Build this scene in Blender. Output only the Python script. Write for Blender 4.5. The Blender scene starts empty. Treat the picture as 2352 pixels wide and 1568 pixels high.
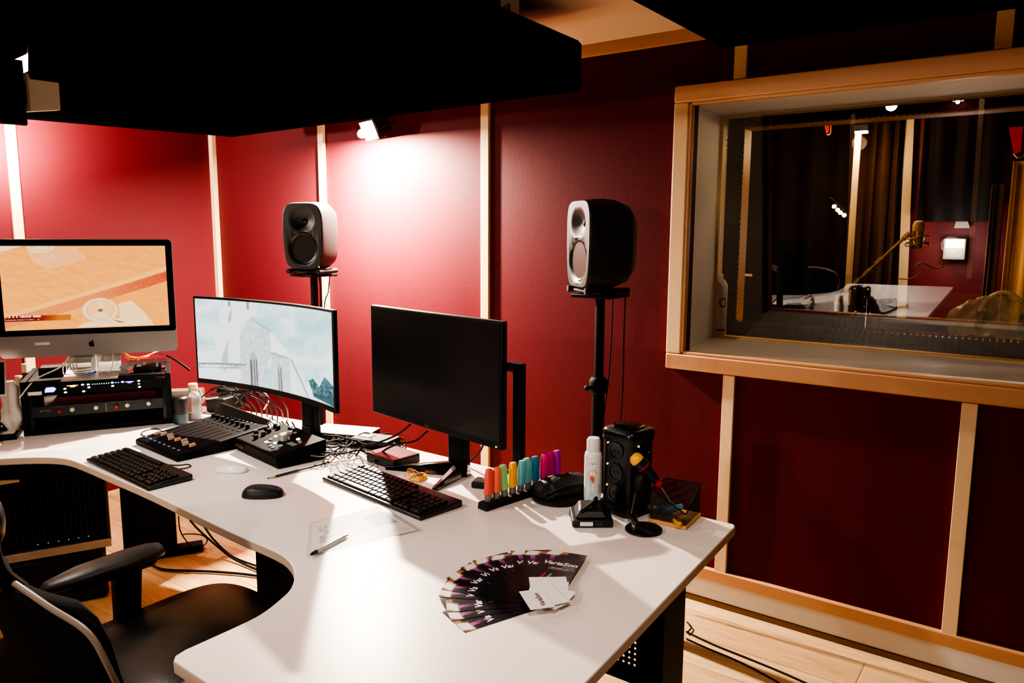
import bpy, bmesh, math, random
from mathutils import Vector, Matrix, Euler
random.seed(7)
SC = bpy.context.scene
COL = SC.collection
PI = math.pi
# ------------------------------------------------------------------ camera
FPX, PIT, ROL, YAW = 1743.0, .141737, .0051186, .9446989
CAM = Vector((0, 0, 1.55))
FW = Vector((math.sin(YAW)*math.cos(PIT), math.cos(YAW)*math.cos(PIT), -math.sin(PIT)))
_rt = Vector((math.cos(YAW), -math.sin(YAW), 0)); _up = _rt.cross(FW)
RT = _rt*math.cos(ROL)+_up*math.sin(ROL); UP = -_rt*math.sin(ROL)+_up*math.cos(ROL)
cd = bpy.data.cameras.new('camera'); cam = bpy.data.objects.new('camera', cd); COL.objects.link(cam)
cam.matrix_world = Matrix.Translation(CAM) @ Matrix((RT, UP, -FW)).transposed().to_4x4()
cd.lens = FPX/2352*36; cd.sensor_width = 36; cd.clip_start = .02
SC.camera = cam
def at(u, v, z=None, x=None, y=None):          # pixel of the photo -> point on a plane of the room
    d = FW+RT*((u-1176)/FPX)-UP*((v-784)/FPX)
    t = (z-CAM.z)/d.z if z is not None else (x-CAM.x)/d.x if x is not None else (y-CAM.y)/d.y
    return CAM+d*t
DZ = .73                                       # height of the desk top
# ------------------------------------------------------------------ materials
def s2l(c): return tuple((x/12.92 if x <= .04045 else ((x+.055)/1.055)**2.4) for x in c)
MATS = {}
def M(name, rgb, rough=.5, metal=0., spec=.5, emit=None, es=1., var=.06, vs=30., bump=0., bs=200., coat=0., trans=0., alpha=None, lin=False):
    if name in MATS: return MATS[name]
    m = bpy.data.materials.new(name); m.use_nodes = True; nt = m.node_tree; b = nt.nodes['Principled BSDF']
    c = rgb if lin else s2l([x/255 for x in rgb])
    b.inputs['Roughness'].default_value = rough; b.inputs['Metallic'].default_value = metal
    b.inputs['Specular IOR Level'].default_value = spec; b.inputs['Coat Weight'].default_value = coat
    b.inputs['Coat Roughness'].default_value = .15
    tc = nt.nodes.new('ShaderNodeTexCoord')
    n = nt.nodes.new('ShaderNodeTexNoise'); n.inputs['Scale'].default_value = vs; n.inputs['Detail'].default_value = 4
    nt.links.new(tc.outputs['Object'], n.inputs['Vector'])
    mx = nt.nodes.new('ShaderNodeMix'); mx.data_type = 'RGBA'
    mx.inputs[6].default_value = (*[x*(1-var) for x in c], 1); mx.inputs[7].default_value = (*[min(1, x*(1+var)) for x in c], 1)
    nt.links.new(n.outputs['Fac'], mx.inputs[0]); nt.links.new(mx.outputs[2], b.inputs['Base Color'])
    if bump:
        n2 = nt.nodes.new('ShaderNodeTexNoise'); n2.inputs['Scale'].default_value = bs; n2.inputs['Detail'].default_value = 5
        nt.links.new(tc.outputs['Object'], n2.inputs['Vector'])
        bp = nt.nodes.new('ShaderNodeBump'); bp.inputs['Strength'].default_value = bump; bp.inputs['Distance'].default_value = .004
        nt.links.new(n2.outputs['Fac'], bp.inputs['Height']); nt.links.new(bp.outputs['Normal'], b.inputs['Normal'])
    if emit is not None:
        b.inputs['Emission Color'].default_value = (*s2l([x/255 for x in emit]), 1); b.inputs['Emission Strength'].default_value = es
    if trans: b.inputs['Transmission Weight'].default_value = trans; b.inputs['IOR'].default_value = 1.4
    if alpha is not None: b.inputs['Alpha'].default_value = alpha
    MATS[name] = m; return m
def wood(name, a, b_, scale=(1, 1, 1), rough=.45, rot=(0, 0, 0)):
    m = bpy.data.materials.new(name); m.use_nodes = True; nt = m.node_tree; b = nt.nodes['Principled BSDF']
    b.inputs['Roughness'].default_value = rough
    tc = nt.nodes.new('ShaderNodeTexCoord'); mp = nt.nodes.new('ShaderNodeMapping'); mp.inputs['Scale'].default_value = scale; mp.inputs['Rotation'].default_value = rot
    n = nt.nodes.new('ShaderNodeTexNoise'); n.inputs['Scale'].default_value = 6; n.inputs['Detail'].default_value = 7; n.inputs['Distortion'].default_value = .8
    r = nt.nodes.new('ShaderNodeValToRGB'); r.color_ramp.elements[0].position = .3; r.color_ramp.elements[1].position = .72
    r.color_ramp.elements[0].color = (*s2l([x/255 for x in a]), 1); r.color_ramp.elements[1].color = (*s2l([x/255 for x in b_]), 1)
    nt.links.new(tc.outputs['Object'], mp.inputs[0]); nt.links.new(mp.outputs[0], n.inputs['Vector']); nt.links.new(n.outputs['Fac'], r.inputs[0]); nt.links.new(r.outputs[0], b.inputs['Base Color'])
    MATS[name] = m; return m
def floor_mat():
    m = bpy.data.materials.new('oak_floor'); m.use_nodes = True; nt = m.node_tree; b = nt.nodes['Principled BSDF']
    b.inputs['Roughness'].default_value = .38
    tc = nt.nodes.new('ShaderNodeTexCoord'); mp = nt.nodes.new('ShaderNodeMapping'); mp.inputs['Rotation'].default_value = (0, 0, PI/2)
    br = nt.nodes.new('ShaderNodeTexBrick'); br.offset = .37; br.inputs['Scale'].default_value = 1
    br.inputs['Brick Width'].default_value = 1.25; br.inputs['Row Height'].default_value = .19; br.inputs['Mortar Size'].default_value = .0015; br.inputs['Mortar Smooth'].default_value = .2
    br.inputs['Color1'].default_value = (*s2l((.82, .69, .52)), 1); br.inputs['Color2'].default_value = (*s2l((.76, .62, .45)), 1); br.inputs['Mortar'].default_value = (*s2l((.45, .32, .2)), 1)
    mp2 = nt.nodes.new('ShaderNodeMapping'); mp2.inputs['Scale'].default_value = (9, 1.1, 1)
    n = nt.nodes.new('ShaderNodeTexNoise'); n.inputs['Scale'].default_value = 3.2; n.inputs['Detail'].default_value = 8; n.inputs['Distortion'].default_value = 1.2
    r = nt.nodes.new('ShaderNodeValToRGB'); r.color_ramp.elements[0].position = .3; r.color_ramp.elements[1].position = .7
    r.color_ramp.elements[0].color = (.55, .47, .38, 1); r.color_ramp.elements[1].color = (1, 1, 1, 1)
    mx = nt.nodes.new('ShaderNodeMix'); mx.data_type = 'RGBA'; mx.blend_type = 'MULTIPLY'; mx.inputs[0].default_value = .6
    L = nt.links.new
    L(tc.outputs['Object'], mp.inputs[0]); L(mp.outputs[0], br.inputs['Vector']); L(tc.outputs['Object'], mp2.inputs[0]); L(mp2.outputs[0], n.inputs['Vector'])
    L(n.outputs['Fac'], r.inputs[0]); L(br.outputs['Color'], mx.inputs[6]); L(r.outputs[0], mx.inputs[7]); L(mx.outputs[2], b.inputs['Base Color'])
    return m
def glass_pane(name, tint=(1, 1, 1), refl=1.0, rough=0.0):
    m = bpy.data.materials.new(name); m.use_nodes = True; nt = m.node_tree; nt.nodes.clear(); L = nt.links.new
    o = nt.nodes.new('ShaderNodeOutputMaterial'); t = nt.nodes.new('ShaderNodeBsdfTransparent'); t.inputs[0].default_value = (*tint, 1)
    g = nt.nodes.new('ShaderNodeBsdfGlossy'); g.inputs['Roughness'].default_value = rough; g.inputs[0].default_value = (1, 1, 1, 1)
    f = nt.nodes.new('ShaderNodeFresnel'); f.inputs[0].default_value = 1.5
    mu = nt.nodes.new('ShaderNodeMath'); mu.operation = 'MULTIPLY'; mu.inputs[1].default_value = refl
    x = nt.nodes.new('ShaderNodeMixShader'); L(f.outputs[0], mu.inputs[0]); L(mu.outputs[0], x.inputs[0]); L(t.outputs[0], x.inputs[1]); L(g.outputs[0], x.inputs[2]); L(x.outputs[0], o.inputs[0])
    MATS[name] = m; return m
def paint_mat(name, es=0., rough=.3):
    m = bpy.data.materials.new(name); m.use_nodes = True; nt = m.node_tree; b = nt.nodes['Principled BSDF']
    a = nt.nodes.new('ShaderNodeAttribute'); a.attribute_name = 'Col'
    if es:
        nt.links.new(a.outputs['Color'], b.inputs['Emission Color']); b.inputs['Emission Strength'].default_value = es
        b.inputs['Base Color'].default_value = (.01, .01, .01, 1)
    else: nt.links.new(a.outputs['Color'], b.inputs['Base Color'])
    b.inputs['Roughness'].default_value = rough
    return m
# ------------------------------------------------------------------ geometry collector
def catmull(P, k=6):
    P = [Vector(p) for p in P]
    if len(P) < 3: return P
    Q = [P[0]*2-P[1]]+P+[P[-1]*2-P[-2]]; out = []
    for i in range(1, len(Q)-2):
        a, b, c, d = Q[i-1:i+3]
        for j in range(k):
            t = j/k; out.append(.5*((2*b)+(c-a)*t+(2*a-5*b+4*c-d)*t*t+(3*b-a-3*c+d)*t**3))
    out.append(P[-1]); return out
class G:
    def __init__(s): s.v = []; s.f = []
    def add(s, vs, fs, mat=None):
        n = len(s.v); s.v += [tuple((mat @ Vector(p)) if mat else p) for p in vs]; s.f += [tuple(i+n for i in f) for f in fs]; return s
    def box(s, c, d, rot=(0, 0, 0)):
        x, y, z = [k/2 for k in d]; m = Matrix.Translation(c) @ Euler(rot).to_matrix().to_4x4()
        return s.add([(a, b, e) for a in (-x, x) for b in (-y, y) for e in (-z, z)], [(0, 1, 3, 2), (4, 6, 7, 5), (0, 4, 5, 1), (2, 3, 7, 6), (0, 2, 6, 4), (1, 5, 7, 3)], m)
    def cyl(s, a, b, r, r2=None, n=20, cap=True):
        a, b = Vector(a), Vector(b); r2 = r if r2 is None else r2; d = (b-a).normalized(); q = d.to_track_quat('Z', 'Y')
        vs = []
        for p, rr in ((a, r), (b, r2)):
            for i in range(n): vs.append(p+q @ Vector((rr*math.cos(2*PI*i/n), rr*math.sin(2*PI*i/n), 0)))
        fs = [(i, (i+1) % n, n+(i+1) % n, n+i) for i in range(n)]
        if cap: fs += [tuple(range(n))[::-1], tuple(range(n, 2*n))]
        return s.add(vs, fs)
    def tube(s, pts, r, n=8, k=6):
        P = catmull(pts, k); q0 = None; vs = []; m = len(P); nrm = None
        for i, p in enumerate(P):
            d = (P[min(i+1, m-1)]-P[max(i-1, 0)])
            d = d.normalized() if d.length > 1e-9 else Vector((0, 0, 1))
            if nrm is None: nrm = d.orthogonal().normalized()
            else:
                nrm = nrm-d*nrm.dot(d); nrm = nrm.normalized() if nrm.length > 1e-6 else d.orthogonal().normalized()
            bi = d.cross(nrm)
            for j in range(n): vs.append(p+(nrm*math.cos(2*PI*j/n)+bi*math.sin(2*PI*j/n))*r)
        fs = [(i*n+j, i*n+(j+1) % n, (i+1)*n+(j+1) % n, (i+1)*n+j) for i in range(m-1) for j in range(n)]
        fs += [tuple(range(n))[::-1], tuple(range((m-1)*n, m*n))]
        return s.add(vs, fs)
    def prism(s, poly, z0, z1, mat=None):
        n = len(poly); vs = [(x, y, z0) for x, y in poly]+[(x, y, z1) for x, y in poly]
        return s.add(vs, [tuple(range(n))[::-1], tuple(range(n, 2*n))]+[(i, (i+1) % n, n+(i+1) % n, n+i) for i in range(n)], mat)
    def lathe(s, prof, c=(0, 0, 0), n=28, mat=None):
        vs = [(r*math.cos(2*PI*i/n)+c[0], r*math.sin(2*PI*i/n)+c[1], z+c[2]) for r, z in prof for i in range(n)]; m = len(prof)
        fs = [(k*n+i, k*n+(i+1) % n, (k+1)*n+(i+1) % n, (k+1)*n+i) for k in range(m-1) for i in range(n)]
        fs += [tuple(range(n))[::-1], tuple(range((m-1)*n, m*n))]
        return s.add(vs, fs, mat)
    def sph(s, c, r, n=16, mat=None):
        r = (r, r, r) if not hasattr(r, '__len__') else r; h = n//2; vs = []
        for k in range(h+1):
            t = PI*k/h*.998+.001
            for i in range(n): vs.append((c[0]+r[0]*math.sin(t)*math.cos(2*PI*i/n), c[1]+r[1]*math.sin(t)*math.sin(2*PI*i/n), c[2]+r[2]*math.cos(t)))
        return s.add(vs, [(k*n+i, (k+1)*n+i, (k+1)*n+(i+1) % n, k*n+(i+1) % n) for k in range(h) for i in range(n)], mat)
    def loft(s, rings, cap=True):
        n = len(rings[0]); vs = [p for r in rings for p in r]
        fs = [(k*n+i, k*n+(i+1) % n, (k+1)*n+(i+1) % n, (k+1)*n+i) for k in range(len(rings)-1) for i in range(n)]
        if cap: fs += [tuple(range(n))[::-1], tuple(range((len(rings)-1)*n, len(rings)*n))]
        return s.add(vs, fs)
    def build(s, name, mat, parent=None, bevel=0, smooth=True, sub=0, solid=0, label=None, ang=.7, seg=2):
        me = bpy.data.meshes.new(name); me.from_pydata([tuple(v) for v in s.v], [], s.f); me.update()
        bm = bmesh.new(); bm.from_mesh(me); bmesh.ops.recalc_face_normals(bm, faces=bm.faces); bm.to_mesh(me); bm.free()
        if smooth: me.shade_smooth(); me.set_sharp_from_angle(angle=ang)
        o = bpy.data.objects.new(name, me); COL.objects.link(o); me.materials.append(mat)
        if parent: o.parent = parent
        if solid: q = o.modifiers.new('s', 'SOLIDIFY'); q.thickness = solid
        if bevel: q = o.modifiers.new('b', 'BEVEL'); q.width = bevel; q.segments = seg; q.limit_method = 'ANGLE'; q.angle_limit = .6
        if sub: q = o.modifiers.new('u', 'SUBSURF'); q.levels = sub; q.render_levels = sub
        if label: o['label'] = label
        return o
def tag(o, label, cat, group=None, kind=None):
    o['label'] = label; o['category'] = cat
    if group: o['group'] = group
    if kind: o['kind'] = kind
    return o
def thing(name, label, cat, loc=(0, 0, 0), rz=0, group=None, rot=None):
    o = bpy.data.objects.new(name, None); COL.objects.link(o); o.empty_display_size = .05
    o.location = loc; o.rotation_euler = rot if rot else (0, 0, rz)
    return tag(o, label, cat, group)
def struct(name, g, mat, parent=None, **k):
    o = g.build(name, mat, parent, **k)
    if not parent: o['kind'] = 'structure'
    return o
def sgroup(name):
    o = bpy.data.objects.new(name, None); COL.objects.link(o); o['kind'] = 'structure'; return o
def face(dx, dy): return math.atan2(dx, -dy)      # turn of a thing whose front is local -Y
def dup(o, parent=None):
    c = o.copy(); COL.objects.link(c)
    if parent: c.parent = parent
    for ch in [x for x in o.children]: dup(ch, c)
    return c
def part(src, parent, loc=(0, 0, 0), rot=None, scale=None):
    c = src.copy(); COL.objects.link(c); c.parent = parent; c.location = loc
    if rot: c.rotation_euler = rot
    if scale: c.scale = scale
    return c
def text(s, size, mat, parent, loc, rot=(0, 0, 0), name='lettering', ext=.0002, align='CENTER', sx=1., shear=0., bold=0.):
    c = bpy.data.curves.new(name, 'FONT'); c.body = s; c.size = size; c.extrude = ext; c.align_x = align; c.align_y = 'CENTER'; c.shear = shear; c.offset = bold
    tmp = bpy.data.objects.new(name+'_curve', c); me = bpy.data.meshes.new_from_object(tmp); bpy.data.objects.remove(tmp)
    o = bpy.data.objects.new(name, me); COL.objects.link(o); me.materials.clear(); me.materials.append(mat); o.parent = parent; o.location = loc; o.rotation_euler = rot; o.scale = (sx, 1, 1); return o
def inpoly(x, y, P):
    r = False; j = len(P)-1
    for i in range(len(P)):
        xi, yi = P[i]; xj, yj = P[j]
        if (yi > y) != (yj > y) and x < (xj-xi)*(y-yi)/(yj-yi)+xi: r = not r
        j = i
    return r
def paint_sheet(name, nx, ny, pos, colf, mat, parent):
    vs = []; cs = []
    for j in range(ny+1):
        for i in range(nx+1):
            vs.append(pos(i/nx, j/ny))
    fs = []
    for j in range(ny):
        for i in range(nx): a = j*(nx+1)+i; fs.append((a, a+nx+1, a+nx+2, a+1))
    me = bpy.data.meshes.new(name); me.from_pydata(vs, [], fs); me.update()
    ca = me.color_attributes.new('Col', 'FLOAT_COLOR', 'POINT')
    buf = []
    for j in range(ny+1):
        for i in range(nx+1):
            c = colf(i/nx, j/ny); buf += [*s2l([max(0, min(255, k))/255 for k in c]), 1.]
    ca.data.foreach_set('color', buf)
    o = bpy.data.objects.new(name, me); COL.objects.link(o); me.materials.append(mat); o.parent = parent; return o
def hsh(x, y): 
    n = math.sin(x*12.9898+y*78.233)*43758.5453; return n-math.floor(n)
def vn(x, y):
    xi, yi = math.floor(x), math.floor(y); u, v = x-xi, y-yi; u = u*u*(3-2*u); v = v*v*(3-2*v)
    return (hsh(xi, yi)*(1-u)+hsh(xi+1, yi)*u)*(1-v)+(hsh(xi, yi+1)*(1-u)+hsh(xi+1, yi+1)*u)*v
def mixc(a, b, t): return tuple(a[i]*(1-t)+b[i]*t for i in range(3))
# palette
RED = M('red_wall_paint', (.088, .0088, .0130), .6, spec=.13, var=.05, vs=3, bump=.12, bs=130, lin=True)
PINE = wood('pine_trim', (206, 172, 130), (226, 196, 156), (1, 1, .12))
PINEH = wood('pine_trim_long', (184, 132, 92), (208, 160, 116), (.6, .08, .6))
CREAM = M('cream_ceiling_paint', (214, 196, 172), .8, var=.02)
WHITEP = M('white_gloss_board', (222, 218, 212), .6, var=.03, vs=4)
FABRIC = M('black_acoustic_fabric', (8, 9, 11), 1., spec=.0, var=.2, vs=8, bump=.3, bs=400)
BLK = M('black_plastic', (11, 12, 14), .5, spec=.35, var=.1)
BLKM = M('matte_black_metal', (11, 12, 14), .6, spec=.2, var=.1, bump=.1, bs=500)
BLKG = M('glossy_black_plastic', (8, 9, 11), .12, coat=.5)
DGREY = M('dark_grey_plastic', (40, 42, 45), .5)
DESKM = M('white_desk_laminate', (234, 223, 216), .36, var=.015, vs=6)
DEDGE = M('desk_edge_band', (205, 184, 164), .45)
SILV = M('brushed_aluminium', (196, 192, 186), .35, metal=.75)
WPL = M('white_plastic', (226, 224, 220), .35)
RUB = M('black_rubber', (10, 10, 11), .75)
CABLE = M('black_cable_sheath', (7, 7, 8), .65, spec=.2)
GCAB = M('grey_cable_sheath', (150, 145, 138), .5)
WCAB = M('white_cable_sheath', (215, 210, 200), .5)
BRASS = M('brass', (190, 150, 80), .3, metal=.9)
CLEAR = glass_pane('clear_plastic', (.93, .93, .93), 1.3, .05)
# ------------------------------------------------------------------ room shell
WX, FY, CZ = 2.95, 4.54, 2.35
LX, BY = -2.3, -2.6
floor = struct('floor', G().box(((LX+WX)/2, (BY+FY)/2, -.02), (WX-LX+.2, FY-BY+.2, .04)), floor_mat(), smooth=False)
struct('ceiling', G().box(((LX+WX)/2, (BY+FY)/2, CZ+.03), (WX-LX+.2, FY-BY+.2, .06)), CREAM, smooth=False)
WY0, WY1, WZ0, WZ1 = -.75, 1.25, 1.06, 2.065    # opening of the studio window
g = G()
T = .06
for y0, y1, z0, z1 in ((BY, WY0, 0, CZ), (WY1, FY+.1, 0, CZ), (WY0, WY1, 0, WZ0), (WY0, WY1, WZ1, CZ)):
    g.box((WX+T/2, (y0+y1)/2, (z0+z1)/2), (T, y1-y0, z1-z0))
struct('wall_right', g, RED, smooth=False)
struct('wall_front', G().box(((LX+WX)/2, FY+.03, CZ/2), (WX-LX, .06, CZ)), RED, smooth=False)
struct('wall_left', G().box((LX-.03, (BY+FY)/2, CZ/2), (.06, FY-BY, CZ)), RED, smooth=False)
struct('wall_back', G().box(((LX+WX)/2, BY-.03, CZ/2), (WX-LX, .06, CZ)), RED, smooth=False)
k = 1
def trim(g, m=PINE, bevel=.002):
    global k
    o = struct('trim_%d' % k, g, m, bevel=bevel); k += 1; return o
for y, z0, z1 in ((3.466, .16, 2.3), (2.289, .16, 2.3), (1.048, .16, WZ0-.07), (1.06, WZ1+.07, 2.3), (.215, .16, WZ0-.07), (.215, WZ1+.07, 2.3), (-1.0, .16, 2.3)):
    trim(G().box((WX-.009, y, (z0+z1)/2), (.018, .048, z1-z0)))
trim(G().box((WX-.014, FY-.02, CZ/2+.08), (.03, .04, 2.15)))
for x in (1.77, .55, -.65): trim(G().box((x, FY-.009, 1.23), (.048, .018, 2.14)))
for y in (3.2, 2.0, .8, -.4, -1.6): trim(G().box((LX+.009, y, 1.23), (.018, .048, 2.14)))
trim(G().box((WX-.009, (BY+FY)/2, 2.325), (.018, FY-BY, .05)), PINEH)
trim(G().box(((LX+WX)/2, FY-.009, 2.325), (WX-LX-.05, .018, .05)), PINEH)
struct('baseboard_right', G().box((WX-.012, (BY+FY)/2, .137), (.026, FY-BY, .048)), PINEH, bevel=.003)
trim(G().box((WX-.003, (BY+FY)/2, .068), (.008, FY-BY, .088)), WHITEP)
trim(G().box((WX-.006, (BY+FY)/2, .012), (.014, FY-BY, .022)), M('base_shade_brown', (120, 88, 62), .6))  # brown strip paints the shade at the foot of the white board
struct('baseboard_front', G().box(((LX+WX)/2, FY-.012, .137), (WX-LX-.1, .026, .048)), PINEH, bevel=.003)
# ---- studio window
win = sgroup('window_1')
DEP = 3.53
g = G(); fo = .065
for c, d in (((WX-.018, (WY0+WY1)/2, WZ1+fo/2), (.04, WY1-WY0+2*fo, fo)), ((WX-.018, (WY0+WY1)/2, WZ0-fo/2), (.04, WY1-WY0+2*fo, fo))): g.box(c, d)
g.build('window_frame', PINEH, win, bevel=.006)
g = G()
for c, d in (((WX-.018, WY1+fo/2, (WZ0+WZ1)/2), (.04, fo, WZ1-WZ0)), ((WX-.018, WY0-fo/2, (WZ0+WZ1)/2), (.04, fo, WZ1-WZ0))): g.box(c, d)
g.build('window_frame', PINE, win, bevel=.006)
g = G()                                          # thin inner bead
for c, d in (((WX-.02, (WY0+WY1)/2, WZ1-.006), (.03, WY1-WY0, .012)), ((WX-.02, (WY0+WY1)/2, WZ0+.006), (.03, WY1-WY0, .012)), ((WX-.02, WY1-.006, (WZ0+WZ1)/2), (.03, .012, WZ1-WZ0))): g.box(c, d)
g.build('window_bead', PINEH, win, bevel=.003)
g = G(); th = .03                                # flared reveal boards
g.prism([(WX-.01, WY0), (DEP, WY0-.1), (DEP, WY1+.09), (WX-.01, WY1)], WZ0-th, WZ0+.004)
a = [(WX+.004, WZ1), (DEP, WZ1+.025), (DEP, WZ1+.06), (WX+.004, WZ1+.04)]
g.add([(x, y, z) for y in (WY0-.12, WY1+.13) for x, z in a], [(0, 1, 2, 3), (4, 7, 6, 5), (0, 4, 5, 1), (1, 5, 6, 2), (2, 6, 7, 3), (3, 7, 4, 0)])
g.prism([(WX-.01, WY1), (DEP, WY1+.09), (DEP, WY1+.12), (WX-.01, WY1+.03)], WZ0, WZ1+.04)
g.prism([(WX-.01, WY0), (DEP, WY0-.1), (DEP, WY0-.13), (WX-.01, WY0-.03)], WZ0, WZ1+.04)
g.build('reveal_lining', WHITEP, win, smooth=False)
g = G()                                          # reveal edge coloured yellow as if lit from the booth
g.box((DEP-.03, .3, WZ0+.008), (.07, 2.2, .008)); g.box((DEP-.02, .3, WZ1+.018), (.05, 2.2, .008)); g.box((DEP-.03, WY1+.075, 1.58), (.06, .014, 1.04))
g.build('lit_edge_strip', M('booth_lit_edge', (232, 196, 140), .5), win)
GLX = 3.46
tl = math.radians(4.6)
g = G(); g.box((0, 0, 0), (.006, 2.2, 1.08))
o = g.build('glass_pane', glass_pane('studio_glass', (.97, .97, .96), 3.4), win, smooth=False); o.location = (GLX, .3, 1.575); o.rotation_euler = (0, -tl, 0)
# second leaf of the double wall: opening into the booth
S0, S1, T0, T1 = -.9, 1.31, 1.095, 2.066
BX0 = 3.70
g = G()
for y0, y1, z0, z1 in ((-1.6, S0, 0, 2.6), (S1, 4.3, 0, 2.6), (S0, S1, 0, T0), (S0, S1, T1, 2.6)):
    g.box((BX0+.04, (y0+y1)/2, (z0+z1)/2), (.08, y1-y0, z1-z0))
struct('wall_booth', g, M('booth_dark_wall', (40, 14, 16), .7), smooth=False)
g = G()
g.box((BX0+.035, S1-.008, (T0+T1)/2), (.10, .016, T1-T0)); g.box((BX0+.035, (S0+S1)/2, T1-.008), (.10, S1-S0, .016)); g.box((BX0+.035, (S0+S1)/2, T0+.008), (.10, S1-S0, .016))
g.build('booth_side_frame', M('warm_pine_liner', (226, 168, 92), .5), win)
# corrugated foam lining of the gap
def foam(name, label, fn, nu, nv):
    vs = [fn(i/nu, j/nv) for j in range(nv+1) for i in range(nu+1)]
    fs = [(j*(nu+1)+i, j*(nu+1)+i+1, (j+1)*(nu+1)+i+1, (j+1)*(nu+1)+i) for j in range(nv) for i in range(nu)]
    g = G(); g.add(vs, fs); o = g.build(name, FOAM, None, solid=.01); return tag(o, label, 'acoustic foam', 'foam strips lining the gap of the studio window')
FOAM = M('charcoal_foam', (20, 17, 11), .95, spec=.1, var=.3, vs=60)
bump = lambda a, b: .016*math.sin(a*130)*math.cos(b*130)
foam('acoustic_foam', 'dark egg-crate foam strip along the bottom of the studio window', lambda u, v: (DEP+.01+.16*v, -1.+2.42*u, WZ0+.012+abs(bump(-1+2.42*u, v*.16))*1.4+.05*math.exp(-((v-.5)/.4)**2)), 300, 10)
foam('acoustic_foam', 'dark ribbed foam panel up the left side of the studio window', lambda u, v: (DEP+.01+.16*v, WY1+.085-abs(bump(u*1.05, v*.16))-.02*v, WZ0+.02+1.05*u), 160, 10)
foam('acoustic_foam', 'dark foam strip across the top of the studio window', lambda u, v: (DEP+.01+.16*v, -1.+2.42*u, WZ1+.012-abs(bump(u*2.4, v*.16))), 300, 8)
# ---- booth shell
BX1 = 5.3
struct('floor_booth', G().box(((BX0+BX1)/2+.4, 1.3, -.02), (BX1-BX0+1, 6, .04)), MATS.get('x') or M('booth_carpet', (70, 52, 40), .9), smooth=False)
struct('ceiling_booth', G().box(((BX0+BX1)/2+.4, 1.3, 2.63), (BX1-BX0+1, 6, .06)), M('booth_ceiling', (30, 16, 16), .9), smooth=False)
REDB = M('booth_red_wall', (.16, .012, .02), .55, lin=True)
struct('wall_booth_back', G().box((BX1+.03, 1.3, 1.3), (.06, 6, 2.6)), REDB, smooth=False)
struct('wall_booth_side', G().box((4.5, 4.25, 1.3), (1.7, .06, 2.6)), M('booth_black_cloth', (12, 10, 10), .9), smooth=False)
struct('wall_booth_near', G().box((4.5, -1.5, 1.3), (1.7, .06, 2.6)), M('booth_black_cloth', (12, 10, 10), .9), smooth=False)
def bat(u, u2, v0, v1, x, wd, name):
    p, q = at(u, v0, x=x), at(u2, v1, x=x)
    g = G(); g.box(((p.x), (p.y+q.y)/2, (p.z+q.z)/2), (.02, wd, abs(p.z-q.z)), (math.atan2(q.y-p.y, p.z-q.z)*1.0, 0, 0)); return trim(g)
bat(2093, 2070, 200, 740, BX1-.05, .052, 'x')
bat(1972, 1945, 300, 700, 4.9, .035, 'x')
BOOTHCL = M('brown_curtain', (74, 48, 28), .85, var=.25, vs=12)
BCDK = M('black_curtain', (9, 8, 8), .9, var=.3, vs=12)
GOLD = M('tan_curtain', (190, 140, 72), .8, var=.1, vs=12)
def curtain(x, y0, y1, z0, z1, mat, label, folds=9, amp=.03, grp='curtains hung round the vocal booth'):
    n = folds*10; top = [(x+amp*math.sin(2*PI*folds*i/n)+.01*math.sin(5.1*i/n*PI), y0+(y1-y0)*i/n) for i in range(n+1)]
    vs = [(a, b, z0) for a, b in top]+[(a, b+.01*math.sin(i), z1) for i, (a, b) in enumerate(top)]
    g = G(); g.add(vs, [(i, i+1, n+2+i, n+1+i) for i in range(n)])
    return tag(g.build('curtain', mat, None, solid=.004), label, 'curtain', grp)
curtain(5.15, 2.6, 1.13, .2, 2.5, BCDK, 'black drape behind glass filling the left of the booth', 8)
curtain(5.2, 1.12, .86, .2, 2.5, BOOTHCL, 'brown drape in booth just right of the leaning pale batten', 4)
curtain(5.17, .74, .36, 1.63, 2.5, BCDK, 'black drape hung above the lit red part of booth wall', 3)
curtain(5.0, .27, -.15, .2, 1.95, GOLD, 'golden tan drape at the far right edge inside the booth', 3, .02)
curtain(5.05, .36, .30, .2, 1.83, BOOTHCL, 'narrow brown drape beside the golden one in the booth', 2, .015)
# ------------------------------------------------------------------ acoustic clouds
def cloud(pts, z0, z1, label):
    g = G(); n = len(pts); cx = sum(p[0] for p in pts)/n; cy = sum(p[1] for p in pts)/n
    r = lambda s, z: [(cx+(p[0]-cx)*s, cy+(p[1]-cy)*s, z) for p in pts]
    g.loft([r(.99, z0), r(1, z0+.015), r(1, z1-.015), r(.99, z1)])
    t = thing('hanging_acoustic_panel', label, 'acoustic panel', (0, 0, 0), 0, 'black acoustic panels hung from the ceiling')
    g.build('fabric_panel', FABRIC, t, smooth=False)
    return t
V2 = lambda u, v, z: tuple(at(u, v, z=z))[:2]
cloud([(2.50, 1.50), (2.60, 3.81), (1.60, 4.05), (1.46, 2.9), (1.35, 1.46)], 2.07, 2.25, 'large black acoustic panel hanging in front of the lamp on the red wall')
A0, A1, A2, A3 = V2(480, 236, 2.0), V2(66, 182, 2.0), V2(66, 60, 2.0), V2(1000, 120, 2.0)
dd = Vector((A3[0]-A0[0], A3[1]-A0[1])).normalized()
cloud([A0, V2(1085, 101, 2.0), V2(330, -80, 2.0), V2(66, 40, 2.0), A1], 2.0, 2.04, 'black acoustic panel overhead nearest the camera on the left')
B0, B1 = V2(64, 126, 2.05), V2(-10, 160, 2.05)
cloud([B0, B1, (-.6, 1.6), (-.4, .6), V2(95, -90, 2.05)], 2.05, 2.10, 'black acoustic panel at the upper left corner of the photo')
cloud([(1.815, .925), (2.376, .92), (2.42, -.9), (1.0, -.9), (1.15, .93)], 2.12, 2.28, 'black acoustic panel hanging over the studio window')
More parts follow.
